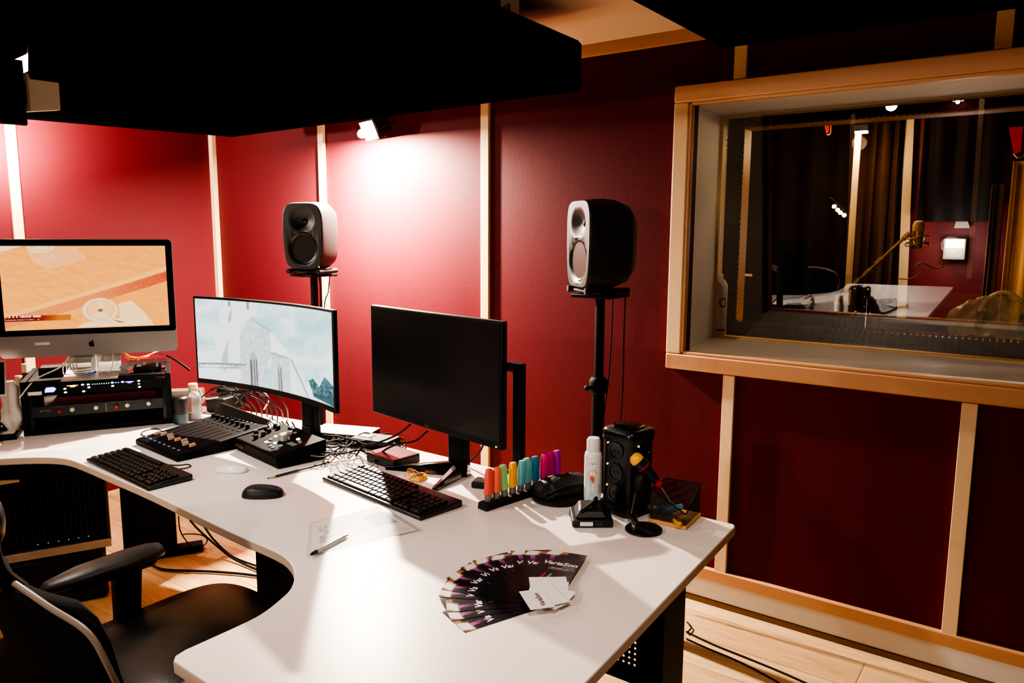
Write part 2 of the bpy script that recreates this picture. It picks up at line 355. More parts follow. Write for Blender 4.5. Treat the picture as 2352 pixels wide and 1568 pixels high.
cloud([(.55, 4.2), (1.55, 4.13), (1.50, 3.86), (.5, 3.9)], 2.08, 2.31, 'small black acoustic panel above the front wall at left')
g = G(); g.box((2.19, 1.60, 2.32), (.05, .045, .14)); 
o = tag(g.build('ceiling_bracket', CREAM, None, bevel=.003), 'cream ceiling bracket above the corner of the large acoustic panel', 'bracket')
g = G(); g.cyl((2.165, 1.585, 2.31), (2.163, 1.585, 2.31), .004); g.build('screw', BLKM, o)
# ------------------------------------------------------------------ wall floodlights
def flood(loc, rot, label, s=1.):
    t = thing('floodlight', label, 'lamp', loc, rot=rot)
    g = G()
    w, h, d = .055*s, .04*s, .035*s
    g.loft([[(-w, 0, -h), (w, 0, -h), (w, 0, h), (-w, 0, h)], [(-w*.7, d*2, -h*.6), (w*.7, d*2, -h*.6), (w*.7, d*2, h*.6), (-w*.7, d*2, h*.6)]])
    g.build('housing', M('lamp_housing_black', (22, 18, 16), .5), t)
    g = G(); g.box((0, -.003, 0), (2*w*.92, .003, 2*h*.9)); g.build('reflector', M('lamp_reflector', (190, 185, 175), .4), t)
    g = G(); g.sph((0, -.034*s, 0), (.017*s, .02*s, .017*s)); g.build('bulb', M('lamp_bulb', (255, 250, 240), .3, emit=(255, 244, 228), es=120), t)
    g = G(); g.tube([(-w-.006, d*.6, 0), (-w-.006, d*2.4, 0), (0, d*2.9, 0), (w+.006, d*2.4, 0), (w+.006, d*.6, 0)], .004, k=4); g.build('bracket', BLKM, t)
    return t
def lamp(kind, loc, power, color, size=.03, target=None, spot=None, blend=.5, name='lamp_light'):
    l = bpy.data.lights.new(name, kind); l.energy = power; l.color = color
    if kind == 'AREA': l.size = size
    else: l.shadow_soft_size = size
    if spot: l.spot_size = spot; l.spot_blend = blend
    o = bpy.data.objects.new(name, l); COL.objects.link(o); o.location = loc
    if target: o.rotation_euler = (Vector(target)-Vector(loc)).to_track_quat('-Z', 'Y').to_euler()
    return o
flood((2.83, 2.96, 2.07), (math.radians(25), 0, face(-.95, .25)), 'small floodlight glaring on the red wall between two pine battens', 1.35)
lamp('AREA', (2.74, 2.99, 1.995), 300, (1, .84, .68), .045, target=(2.93, 2.99, 1.3), name='floodlight_beam')
fl = flood(tuple(at(96, 216, z=2.0)), (0, 0, face(-.25, -.97)), 'floodlight with a beige front and black side shade at the upper left', .9)
flb = [c_ for c_ in fl.children if c_.name.startswith('bulb')][0]; flb.location = (-.03, .03, .052); flb.scale = (.5, .5, .5); flb.data.materials[0] = M('bulb_dim', (230, 225, 210), .4, emit=(255, 250, 240), es=2)
G().loft([[(-.045, -.012, -.062), (.05, -.012, -.048), (.05, -.012, .052), (-.045, -.012, .062)], [(-.045, .03, -.06), (.045, .03, -.046), (.045, .03, .05), (-.045, .03, .06)]]).build('front_box', M('lamp_beige', (224, 204, 176), .6), fl, bevel=.002)
G().box((-.125, -.01, -.005), (.15, .03, .205)).build('side_shade', BLKM, fl, bevel=.004)
G().cyl((0, .03, .04), (0, .03, .34), .008).build('drop_rod', BLKM, fl)
lamp('POINT', (1.66, 4.30, 2.0), 95, (1, .86, .72), .03, name='floodlight_beam')
lamp('SPOT', (1.72, 4.0, 2.15), 60, (1, .95, .88), .03, target=(1.66, 4.1, 2.4), spot=math.radians(150), name='ceiling_gap_fill')  # unseen spot added to whiten the ceiling in the gap
flood((LX+.09, 1.0, 2.0), (math.radians(50), 0, face(1, 0)), 'floodlight on the left wall behind the photographer', 1.0)
lamp('SPOT', (-1.6, 1.5, 2.0), 120, (1, .86, .74), .05, target=(1.9, 1.5, .75), spot=math.radians(75), blend=.8, name='left_fill')  # unseen fill added from the left, standing clear of the wall
lamp('SPOT', (.75, 2.4, 2.0), 50, (1, .88, .78), .05, target=(1.3, 2.2, .7), spot=math.radians(110), blend=1, name='overhead_fill')  # unseen overhead fill added for the desk, no fixture
lamp('SPOT', (1.0, .35, 2.05), 34, (1, .86, .74), .12, target=(1.5, 1.0, .7), spot=math.radians(95), blend=1, name='overhead_fill')  # second unseen overhead fill, added above the near desk wing
lamp('POINT', (2.05, .6, 2.31), 1.2, (1, .78, .55), .05, name='overhead_fill')  # weak overhead fill close under the ceiling, no fixture
lamp('POINT', (.9, 3.75, 1.0), 22, (1, .82, .64), .15, name='under_desk_fill').location = (1.35, 3.9, .55)  # unseen fill added to brighten the floor below the desk
w = bpy.data.worlds.new('world'); SC.world = w; w.use_nodes = True
w.node_tree.nodes['Background'].inputs[0].default_value = (.5, .68, 1, 1); w.node_tree.nodes['Background'].inputs[1].default_value = .05
SC.view_settings.view_transform = 'AgX'; SC.view_settings.look = 'AgX - High Contrast'; SC.view_settings.exposure = .3
# ------------------------------------------------------------------ desk
edge = [(0, 1053), (87, 1050), (147, 1053), (189, 1066), (250, 1092), (350, 1135), (524, 1219), (629, 1265), (665, 1290), (676, 1320), (668, 1350), (646, 1373), (610, 1402), (566, 1427), (454, 1478)]
inner = [V2(u, v, DZ) for u, v in edge]
P = catmull([Vector((x, y, 0)) for x, y in inner], 3); inner = [(p.x, p.y) for p in P]
outline = [(-.35, 3.0)]+inner+[(.76, 1.345), (.735, 1.34), (.722, 1.325), (.70, .66), (.705, .635), (.72, .628), (2.04, .69), (2.055, .70), (2.065, 1.9), (2.10, 2.65), (2.06, 3.0), (1.95, 3.45), (1.8, 3.62), (1.6, 3.68), (-.35, 3.68)]
desk = thing('wave_desk', 'large white wave-shaped studio desk on black steel legs', 'desk')
DT = .026
g = G(); g.prism(outline, DZ-DT, DZ); top = g.build('desk_top', DESKM, desk, bevel=.003); top.data.materials.append(DEDGE)
for p in top.data.polygons:
    if abs(p.normal.z) < .5: p.material_index = 1
def leg(x, y, w, dpt, rz, nm='leg', foot=.6):
    g = G(); m = Matrix.Translation((x, y, 0)) @ Matrix.Rotation(rz, 4, 'Z')
    h = G(); h.box((0, 0, (.02+DZ-DT)/2+.01), (w, dpt, DZ-DT-.04)); h.box((0, 0, .022), (foot, .07, .035)); h.box((0, 0, DZ-DT-.012), (foot*.9, .06, .022))
    g.add(h.v, h.f, m); return g.build(nm, BLKM, desk, bevel=.004)
leg(1.80, .79, .17, .06, math.radians(4), foot=.62)
pA, pB = at(262, 1262, z=.04), at(350, 1258, z=.04)
leg(1.79, 3.42, .23, .06, math.radians(-28), foot=.46)
leg(1.46, 1.97, .12, .12, 0, foot=.12)
leg(.2, 3.35, .2, .06, PI/2)
# perforated modesty panel beside the right leg
g = G(); x0, x1, z0, z1 = .77, 1.48, .39, .70; nx, nz = 44, 20
px_, pz_ = (x1-x0)/nx, (z1-z0)/nz; vs = []; fs = []; rr = .0033
for i in range(nx):
    for j in range(nz):
        cx, cz = x0+(i+.5)*px_, z0+(j+.5)*pz_; n = len(vs); hole = (1 < i < nx-2 and 2 < j < nz-1)
        vs += [(cx-px_/2, 0, cz-pz_/2), (cx+px_/2, 0, cz-pz_/2), (cx+px_/2, 0, cz+pz_/2), (cx-px_/2, 0, cz+pz_/2)]
        if not hole: fs.append((n, n+1, n+2, n+3)); continue
        q = [(cx+rr*math.cos(PI*(1.25+.25*k_)), 0, cz+rr*math.sin(PI*(1.25+.25*k_))) for k_ in range(8)]; vs += q
        for s_ in range(4): a_ = n+4+2*s_; fs.append((n+s_, n+(s_+1) % 4, n+4+(2*s_+2) % 8, a_+1, a_))
g.add(vs, fs); o = g.build('modesty_panel', BLKM, desk, smooth=False); o.location = (1.67, 0, 0); o.rotation_euler = (0, 0, PI/2)
g = G(); g.box((1.78, 1.7, .64), (.12, .9, .05)); g.build('cable_tray', BLKM, desk, bevel=.004)
# ------------------------------------------------------------------ all-in-one computer
t = thing('desktop_computer', 'large silver all-in-one computer showing an orange picture, on the black rack case', 'computer', (1.50, 3.235, 0), face(-.53, -.85))
def rrect(w, h, r, n=6, cx=0, cz=0, bl=None):
    pts = []
    for (sx, sz, a0) in ((1, 1, 0), (-1, 1, PI/2), (-1, -1, PI), (1, -1, 1.5*PI)):
        for i in range(n+1):
            a = a0+PI/2*i/n; pts.append((cx+sx*(w/2-r)+r*math.cos(a), cz+sz*(h/2-r)+r*math.sin(a)))
    return pts
ZB, ZT = 1.042, 1.517; H = ZT-ZB; W_ = .65; zc = (ZB+ZT)/2
rings = []
for yy, s in ((0, 1), (.006, 1), (.02, .93), (.045, .6), (.05, .4)): rings.append([(x*s, yy, zc+z*s) for x, z in rrect(W_, H, .018)])
G().loft(rings).build('body', SILV, t)
g = G(); g.add([(x, -.0015, z) for x, z in rrect(W_-.004, .385, .012, cz=ZT-.1945)], [tuple(range(28))]); g.build('screen_bezel', BLKG, t)
SA, SB, SC_, SD = (-12, 143), (1232, 140), (25, 803), (1262, 755)       # picture corners: TL, TR, BL, BR in sketch units
def colA(s, t_):
    x = (SA[0]*(1-s)+SB[0]*s)*(1-t_)+(SC_[0]*(1-s)+SD[0]*s)*t_; y = (SA[1]*(1-s)+SB[1]*s)*(1-t_)+(SC_[1]*(1-s)+SD[1]*s)*t_
    y = y+0; n = vn(x/60+y/90, y/14-x/50); c = mixc((246, 176, 104), (255, 200, 130), n)
    c = mixc(c, (255, 170, 90), .5*vn(x/300, y/200))
    L = 690-(x-20)*.31                                    # pale band rising to the right
    if -14 < y-L < 22: c = (255, 205, 140)
    if 22 <= y-L < 100: c = mixc((226, 150, 108), (190, 84, 66), max(0, (x-650)/600)); c = mixc(c, (240, 170, 120), .4*vn(x/20, y/9))
    if inpoly(x, y, [(-20, 140), (165, 140), (0, 190), (-20, 195)]): c = (248, 240, 232)
    if inpoly(x, y, [(180, 145), (540, 150), (632, 238), (350, 322), (230, 270)]): c = mixc((250, 205, 172), (246, 190, 150), vn(x/30, y/30))
    if inpoly(x, y, [(860, 590), (960, 560), (1060, 650), (1140, 755), (540, 775), (600, 740), (870, 700)]): c = mixc((255, 240, 226), (252, 226, 200), vn(x/25, y/25))
    for (cx, cy, rx, ry) in ((722, 640, 140, 98), (290, 120, 112, 82)):
        d = ((x-cx)/rx)**2+((y-cy)/ry)**2
        if d < 1:
            c = (250, 226, 208) if d > .55 else (252, 212, 170)
            if d < .55 and (abs(x-cx+(y-cy)*.1) < 26 or abs(math.atan2(y-cy-10, x-cx)-.7) < .25 or abs(math.atan2(y-cy-10, x-cx)-2.4) < .25): c = (246, 226, 214)
            if d < .02: c = (150, 120, 100)
            if .5 < d < .56 or d > .95: c = (214, 178, 156)
    if inpoly(x, y, [(810, 712), (918, 734), (870, 736)]): c = (150, 110, 80)
    if 24 < x < 500 and 0 < y-(690-(x-24)*.035) < 40: c = mixc((120, 12, 20), (190, 124, 60), max(0, min(1, (x-230)/180)))
    if 26 < x < 284 and 3 < y-(685-(x-24)*.03) < 18 and hsh(int(x/5), 3) > .25: c = (240, 225, 225)
    if 26 < x < 270 and 26 < y-(690-(x-24)*.03) < 33 and hsh(int(x/4), 5) > .3: c = (220, 190, 200)
    c = mixc(c, (c[0], c[1]*.90, c[2]*.72), .9)
    return c
SCRN = paint_mat('screen_picture', 1.05, .2)
paint_sheet('screen', 240, 135, lambda s, q: (-.2985+.597*s, -.003, ZT-.027-.336*q), colA, SCRN, t)
# logo: bitten apple with leaf
lg = [(0, .62), (.12, .70), (.3, .74), (.5, .68), (.62, .55)]+[(.5, .42), (.44, .25), (.46, .05), (.58, -.1), (.7, -.16)]+[(.6, -.42), (.42, -.68), (.26, -.74), (.1, -.68), (0, -.66), (-.1, -.68), (-.26, -.74), (-.45, -.64), (-.62, -.35), (-.7, 0), (-.68, .35), (-.5, .64), (-.28, .74), (-.1, .70)]
g = G(); sc = .0145; g.add([(x*sc, -.0022, ZB+.045+z*sc) for x, z in lg], [tuple(range(len(lg)))]); lf = [(.02, .80), (.05, 1.02), (.2, 1.18), (.38, 1.22), (.34, 1.0), (.2, .85)]
g.add([(x*sc, -.0022, ZB+.045+z*sc) for x, z in lf], [tuple(range(6))]); g.build('logo', BLKG, t, smooth=False)
g = G(); g.box((-.175, -.0015, ZB+.055), (.052, .002, .011)); g.build('sticker', WPL, t)
RZT = .955                                        # top of the rack case
g = G(); g.loft([[(x, .05+.02*k_, z) for x, z in ((-.10, 1.30), (.10, 1.30), (.10, 1.28), (-.10, 1.28))] for k_ in (0, 1)])
pr = [(-.12, 0), (-.02, .004), (.05, .02), (.075, .06), (.085, .2), (.085, .32)]
g.loft([[(-.10, y-.045+.03, RZT+.004+z), (.10, y-.045+.03, RZT+.004+z), (.10, y-.045+.03, RZT+.010+z), (-.10, y-.045+.03, RZT+.010+z)] for y, z in pr]); g.build('stand', SILV, t)
# ------------------------------------------------------------------ rack case and its two units
RR = face(-.49, -.87)
rk = thing('rack_case', 'black desktop rack case standing on the desk under the silver computer', 'rack', (1.493, 3.19, DZ), RR)
w2, rh, rd = .275, .222, .36
g = G(); g.box((-w2+.012, rd/2, rh/2), (.024, rd, rh)); g.box((w2-.012, rd/2, rh/2), (.024, rd, rh)); g.box((0, rd/2, .011), (2*w2-.05, rd, .022)); g.box((0, rd/2, rh-.008), (2*w2-.05, rd, .016))
g.build('case_shell', BLKM, rk, bevel=.003); G().box((0, rd-.008, .075), (2*w2-.05, .006, .11)).build('inner_shade_plate', M('rack_inner_shade', (30, 10, 10), .8), rk)  # dark plate added in the open rack, inner shade in its colour
g = G(); g.box((-w2+.03, .012, rh/2), (.014, .004, rh-.045)); h = G(); h.box((w2-.03, .012, rh/2), (.014, .004, rh-.045)); h.build('rack_rail', M('rack_rail_metal', (50, 52, 48), .35, metal=.8), rk); g.build('rack_rail', M('rack_rail_metal', (50, 52, 48), .35, metal=.8), rk)
def rot_thing(name, label, cat, loc):             # local to the rack case, still top-level
    m = Matrix.Translation((1.493, 3.19, DZ)) @ Matrix.Rotation(RR, 4, 'Z'); return thing(name, label, cat, tuple(m @ Vector(loc)), RR)
ui = rot_thing('audio_interface', 'rack unit with rows of lit meters, uppermost in the black rack case', 'audio interface', (0, .004, .160))
g = G(); g.box((0, .0, .022), (.482, .004, .043)); g.box((0, .13, .022), (.43, .25, .040)); ui = g.build('front_panel', BLKM, ui, bevel=.001)
def led(c, es): return M('led_%d_%d_%d' % c, (20, 20, 20), .4, emit=c, es=es)
def dot(p, x, z, w_, h_, m, nm='led', y=-.0035):
    g = G(); g.add([(x+a*w_/2, y, z+b*h_/2) for a, b in [(math.cos(2*PI*i/10), math.sin(2*PI*i/10)) for i in range(10)]], [tuple(range(10))]); return g.build(nm, m, p, smooth=False)
Wl, Yl, Bl, Gl, Pl = led((235, 255, 240), 5), led((255, 190, 40), 4), led((110, 110, 255), 5), led((110, 235, 200), 3), led((190, 120, 255), 4)
def rx(u): return -.241+.482*(u-300)/(2070-300)
g = G(); g.add([(rx(x), -.0035, z) for x, z in ((485, .014), (600, .014), (635, .027), (600, .034), (510, .034), (490, .026))], [tuple(range(6))]); g.build('led_display', Bl, ui, smooth=False)
dot(ui, rx(845), .035, .044, .004, Yl, 'led_meter'); dot(ui, rx(850), .031, .022, .005, Yl, 'led_meter'); dot(ui, rx(1610), .035, .036, .004, Bl, 'led_meter'); dot(ui, rx(1612), .031, .016, .004, Bl, 'led_meter')
for u, z in ((745, .024), (750, .009), (980, .036), (1055, .035), (1060, .023), (988, .008), (1380, .022), (1378, .036), (1516, .036), (1740, .036), (1745, .010)): dot(ui, rx(u), z, .011, .0065, Wl)
dot(ui, rx(1740), .023, .008, .006, Pl)
for i in range(8): dot(ui, rx(1112+i*31), .035, .0045, .0038, Gl)
for i in range(2): dot(ui, rx(1425+i*35), .035, .006, .004, Bl)
g = G(); g.box((-.225, -.004, .013), (.048, .003, .014)); g.build('sticker', WPL, ui)
pre = rot_thing('preamp', 'dark green rack preamp with grey and red knobs, below the lit unit', 'preamp', (0, .004, .072))
g = G(); g.box((0, 0, .022), (.482, .004, .043)); g.box((0, .1, .022), (.43, .19, .04)); pre = g.build('front_panel', M('dark_green_panel', (16, 30, 32), .45), pre, bevel=.001)
kn = G(); kn.cyl((0, 0, 0), (0, -.014, 0), .0095, .0075, n=20); kn = kn.build('knob', M('ivory_knob', (196, 186, 160), .4), pre, bevel=.001); kn.location = (rx(820), -.002, .024)
for u in (1135, 1560, 1858): part(kn, pre, (rx(u), -.002, .024))
kr = G(); kr.cyl((0, 0, 0), (0, -.012, 0), .010, .008, n=20); kr = kr.build('knob', M('red_knob', (140, 26, 20), .4), pre, bevel=.001); kr.location = (rx(655), -.002, .020); part(kr, pre, (rx(1410), -.002, .022))
text('ISA TWO', .009, M('panel_print', (150, 160, 120), .5), pre, (rx(470), -.0026, .026), (PI/2, 0, 0))
g = G()
for u in (1270,): g.box((rx(u), -.003, .022), (.004, .002, .034))
for u in (655, 820, 1410, 1560): g.box((rx(u), -.003, .0385), (.028, .001, .0012))
g.build('panel_lines', M('panel_print2', (90, 120, 60), .5), pre)
# paper and cable offcuts between the units
g = G(); g.add([(-.20, .03, .155), (-.15, .03, .155), (-.18, .035, .118), (-.197, .03, .112)], [(0, 1, 2, 3)]); m4 = Matrix.Translation((1.493, 3.19, DZ)) @ Matrix.Rotation(RR, 4, 'Z')
h = G(); h.add(g.v, g.f, m4); tag(h.build('paper_scrap', M('paper_white', (226, 222, 214), .8), None, solid=.001), 'white paper scrap hanging between the rack units', 'paper')
def R4(x, y, z): return tuple(m4 @ Vector((x, y, z)))
def cable(pts, r, mat, label, group=None, name='cable', cat='cable', kk=6):
    mat = CABLE if mat is BLK else mat
    return tag(G().tube(pts, r, 7, kk).build(name, mat, None), label, cat, group)
GU = 'white cables bunched under the silver computer'
LW = 'white cable curled on top of the rack case under the computer'
for i in range(5):
    o_ = i*.012; cable([R4(-.13+o_, .10, .255+.02), R4(-.12+o_, .03, .232), R4(-.07+o_*.6, .015, .228+.003*i), R4(-.03+o_*.4, .04, .235), R4(-.02+o_*.3, .06, .29+.01*i)], .0026, WCAB, LW, GU)
cable([R4(-.275, -.03, .165), R4(-.22, .01, .228), R4(-.13, .05, .27), R4(-.09, .07, .33)], .003, WCAB, 'pale cable slanting up from the left end of the rack case')
cable([R4(0.0, .03, .25), R4(.03, .0, .232), R4(.055, .02, .26), R4(.06, .05, .31)], .0018, WCAB, 'thin white wire looping in front of the silver stand foot')
t = thing('pen_cap', 'small blue pen cap lying on the silver computer stand', 'tag', R4(-.012, -.09, RZT-DZ+.022), RR+.9)  # the blue cap of a pen
G().cyl((-.02, 0, 0), (.02, 0, .012), .003, .005, n=10).build('tag_body', M('blue_cap', (40, 110, 190), .4), t)
t = thing('adapter_tangle', 'black power adaptor lying on the rack case below the computer', 'adaptor', R4(-.16, .13, rh), RR)
G().box((0, 0, .02), (.12, .08, .04)).build('adaptor_body', BLK, t, bevel=.008)
G().tube([(.05, 0, .02), (.09, -.03, .03), (.08, .03, .06), (.02, .04, .09)], .003).build('adaptor_lead', BLK, t)
t = thing('plastic_case', 'clear plastic case holding a white earbud, on the right end of the rack case', 'case', R4(.185, .12, rh), RR)
g = G(); g.box((0, 0, .03), (.15, .14, .058)); g.build('clear_shell', CLEAR, t, bevel=.005)
g = G(); g.sph((-.03, -.03, .022), (.012, .01, .009)); g.sph((-.01, -.025, .03), (.009, .009, .007)); g.build('earbud', WPL, t); G().box((0, .0, .012), (.11, .1, .018)).build('case_tray', DGREY, t, bevel=.004)
for q in range(3): cable([R4(.10, .12, .30-.01*q), R4(.14+.02*q, .08, .282), R4(.20, .10, .292), R4(.22+.01*q, .14, .30)], .002, M('yellow_cable', (232, 168, 40), .5), 'thin yellow cable curled on the clear plastic case', 'yellow cables on the clear case')
cable([at(365, 812, x=1.85), at(392, 820, x=1.88), at(420, 838, x=1.9), at(436, 850, x=1.92)], .005, BLK, 'thick black cable between the silver computer and the curved monitor')
# left edge of the desk
t = thing('tissue_wad', 'crumpled white paper standing against the left end of the rack case', 'paper', R4(-.315, .03, 0), RR)
g = G(); rg = []
for z, w_ in ((.0, .016), (.03, .02), (.07, .04), (.10, .034), (.13, .026), (.20, .03), (.225, .018)): rg.append([(w_*math.cos(a)*(1+.25*hsh(a, z)), w_*math.sin(a)*(1+.3*hsh(z, a)), z) for a in [2*PI*i/14 for i in range(14)]])
g.loft(rg).build('crumpled_sheet', M('paper_white', (226, 222, 214), .8), t)
t = thing('notebook', 'white notebook lying at the left edge of the desk', 'notebook', tuple(at(-10, 1000, z=DZ)), RR)
G().box((0, 0, .014), (.16, .2, .024)).build('pages', M('paper_white', (226, 222, 214), .8), t, bevel=.003); G().box((.004, 0, .0155), (.166, .206, .028)).build('cover', BLK, t, bevel=.003).location.z = -.0045
t = thing('control_box', 'black control box on the white notebook at the left edge', 'electronics', tuple(at(-30, 985, z=DZ+.03)), RR)
G().box((0, .02, .03), (.17, .16, .055)).build('box_body', BLK, t, bevel=.004); dot(t, .06, .02, .012, .007, WPL, 'button', y=-.062); dot(t, .055, .04, .012, .006, Gl, 'button', y=-.062)
t = thing('phone_holder', 'grey phone held upright at the left edge of the photo', 'phone', tuple(at(-12, 905, x=1.15)), RR, rot=(math.radians(-18), 0, RR))
G().box((0, 0, .06), (.075, .009, .14)).build('phone_body', SILV, t, bevel=.004); G().box((0, -.0052, .06), (.066, .001, .125)).build('phone_screen', BLKG, t)
G().box((0, .03, -.08), (.02, .02, .14)).build('phone_stand', BLKM, t)
for u, v0, v1, c, lb in ((62, 842, 884, (120, 30, 34), 'small bottle with a dark red label left of the rack case'), (46, 868, 900, (214, 196, 160), 'small cream jar with a dark band left of the rack case')):
    p = at(u, v1, y=3.6); t = thing('pill_bottle', lb, 'bottle', (p.x, p.y, DZ), 0)
    hh = p.z-DZ+ (v1-v0)/1743*3.9
    G().lathe([(.017, 0), (.018, .01), (.018, hh*.8), (.012, hh*.85)]).build('bottle_body', M('bottle_%d' % c[0], c, .4), t); G().lathe([(.014, hh*.85), (.014, hh)]).build('bottle_cap', M('cream_cap', (220, 206, 180), .5), t)
# ------------------------------------------------------------------ curved monitor with the church picture
t = thing('curved_monitor', 'curved black monitor showing a pale church, between the other two screens', 'monitor', (1.69, 2.375, 0), face(-1, .03))
MW, MZ0, MZ1, RAD = .87, .943, 1.295, 1.7
def curv(x, y=0): a = x/RAD; return ((RAD-y)*math.sin(a), -(RAD-y)*math.cos(a)+RAD-(RAD-RAD*math.cos(MW/2/RAD))*0)
def cshell(x0, x1, z0, z1, y0, y1, n=28):
    rg = []
    for i in range(n+1):
        x = x0+(x1-x0)*i/n; a = x/RAD; f = lambda y: (math.sin(a)*(RAD-y), .055-(RAD-(RAD-y)*math.cos(a))) if 0 else (math.sin(a)*(RAD+y), (RAD+y)*math.cos(a)-RAD)
        p0, p1 = f(y0), f(y1); rg.append([(p0[0], p0[1], z0), (p0[0], p0[1], z1), (p1[0], p1[1], z1), (p1[0], p1[1], z0)])
    return G().loft(rg)
OFF = .055
sh = cshell(-MW/2, MW/2, MZ0, MZ1, 0, .016).build('monitor_shell', BLK, t, bevel=.002); sh.location.y = OFF
KC = [(231, 122), (1236, 228), (240, 720), (1222, 925)]
TW = [([(350, 375), (380, 370), (385, 210), (410, 205), (412, 150), (650, 150), (640, 265), (605, 250), (520, 370), (515, 740), (350, 720)], (238, 240, 240)),
      ([(448, 140), (462, 140), (460, 180), (446, 185)], (110, 125, 130)), ([(572, 148), (590, 148), (588, 215), (570, 200)], (120, 135, 140)),
      ([(445, 250), (470, 190), (462, 300), (440, 310)], (170, 185, 188)), ([(395, 560), (438, 430), (432, 600), (405, 700), (385, 610)], (176, 192, 192)),
      ([(512, 425), (600, 285), (735, 380), (735, 560), (700, 640), (700, 780), (512, 745)], 'stone'),
      ([(735, 380), (875, 555), (870, 600), (735, 545)], (244, 246, 246)), ([(600, 285), (605, 278), (738, 375), (732, 384)], (150, 162, 166)),
      ([(730, 560), (820, 590), (870, 590), (868, 820), (730, 790)], 'stone'), ([(725, 545), (760, 540), (800, 560), (860, 575), (870, 590), (820, 592), (735, 562)], (168, 178, 180)),
      ([(870, 595), (950, 690), (1040, 790), (1045, 860), (868, 820)], (236, 240, 240)), ([(870, 590), (890, 596), (1040, 785), (1030, 790)], (160, 172, 176)),
      ([(575, 760), (575, 600), (602, 528), (632, 590), (636, 775)], (150, 175, 172)), ([(580, 760), (582, 610), (590, 600), (592, 762)], (96, 70, 78)), ([(603, 760), (604, 600), (611, 600), (612, 762)], (110, 90, 96)), ([(622, 770), (622, 600), (628, 600), (630, 770)], (90, 80, 86)),
      ([(772, 790), (772, 660), (788, 622), (808, 660), (812, 800)], (160, 180, 180)), ([(778, 790), (778, 665), (784, 660), (786, 792)], (110, 96, 100)), ([(796, 795), (797, 660), (803, 665), (805, 798)], (110, 96, 100)),
      ([(1015, 750), (1050, 730), (1100, 790), (1150, 705), (1200, 750), (1225, 770), (1225, 925), (1050, 870)], 'tree')]
TW = [([(x, y+160 if (y > 735 and k_ != 'tree') else y) for x, y in P_], k_) for P_, k_ in TW]
def colB(s, q):
    x = (KC[0][0]*(1-s)+KC[1][0]*s)*(1-q)+(KC[2][0]*(1-s)+KC[3][0]*s)*q; y = (KC[0][1]*(1-s)+KC[1][1]*s)*(1-q)+(KC[2][1]*(1-s)+KC[3][1]*s)*q
    y += -math.sin(PI*s)*(14-30*q)*.8
    n = .6*vn(x/170+3, y/120)+.4*vn(x/60, y/50+7); c = mixc((178, 216, 222), (240, 248, 248), min(1, max(0, (n-.3)*2)))
    if x < 420 and y > 520: c = mixc(c, (246, 248, 248), .8)
    for P_, k_ in TW:
        if inpoly(x, y, P_):
            if k_ == 'stone': m_ = vn(x/8+y/20, y/5); c = mixc((168, 180, 184), (236, 240, 240), m_*.9+.1)
            elif k_ == 'tree': m_ = vn(x/11, y/16); c = mixc((16, 62, 74), (120, 160, 160), m_*(.9 if y < 850 else .3)); c = mixc(c, (10, 92, 110), max(0, (y-820)/140))
            else: c = mixc(k_, (250, 250, 250), .15*vn(x/30, y/30))
    if 240 < x < 556 and -8 < y-(612+(x-240)*.10) < 34: c = mixc((150, 160, 162), (205, 212, 214), .5+.5*math.sin(x/40)) if y-(612+(x-240)*.10) > 2 else (120, 130, 132)
    if 250 < x < 465 and 8 < y-(612+(x-240)*.10) < 22 and hsh(int(x/7), 1) > .3: c = (245, 248, 248)
    return c
def posB(s, q):
    x = (-MW/2+.010)+(MW-.020)*s; a = x/RAD; return (math.sin(a)*(RAD-.001), (RAD-.001)*math.cos(a)-RAD+OFF, MZ1-.009-(MZ1-MZ0-.030)*q)
paint_sheet('screen', 300, 130, posB, colB, paint_mat('screen_picture_church', 1.05, .25), t)
g = G(); g.box((.02, .21, .96), (.07, .04, .40)); g.box((.02, .14, 1.12), (.10, .12, .10)); g.build('stand_column', BLKM, t, bevel=.006)
g = G(); g.box((.02, .21, .765), (.06, .05, .06)); g.box((.02, .24, DZ+.006), (.14, .16, .012)); g.build('stand_base', BLKM, t, bevel=.004)
# ------------------------------------------------------------------ black monitor
t = thing('flat_monitor', 'black switched-off flat monitor on a V-shaped foot', 'monitor', (1.877, 1.697, 0), face(-.983, .18))
MW, MZ0, MZ1 = .706, .887, 1.287
g = G(); g.box((0, .012, (MZ0+MZ1)/2), (MW, .024, MZ1-MZ0)); g.box((0, .035, (MZ0+MZ1)/2), (MW*.6, .03, .2)); ms = g.build('monitor_shell', BLK, t, bevel=.003)
g = G(); g.box((0, -.0008, (MZ0+MZ1)/2+.008), (MW-.014, .0016, MZ1-MZ0-.032)); g.build('screen', M('dark_screen', (7, 8, 10), .35), t)
dot(ms, MW/2-.022, MZ0+.009, .006, .004, led((255, 190, 110), 12), 'led', y=-.002)
text('AOC', .010, M('grey_print', (90, 110, 112), .5), t, (-.02, -.0006, MZ0+.009), (PI/2, 0, 0))
wl = lambda x, y: Matrix.Rotation(-face(-.983, .18), 3, 'Z') @ (Vector((x, y, 0))-Vector((1.877, 1.697, 0)))
q = wl(1.94, 1.625); g = G(); g.box((q.x, q.y, .91), (.075, .04, .32)); g.box((q.x, q.y-.01, 1.06), (.1, .06, .1)); g.build('stand_column', BLKM, t, bevel=.006)
g = G(); wl = lambda x, y: Matrix.Rotation(-face(-.983, .18), 3, 'Z') @ (Vector((x, y, 0))-Vector((1.877, 1.697, 0)))
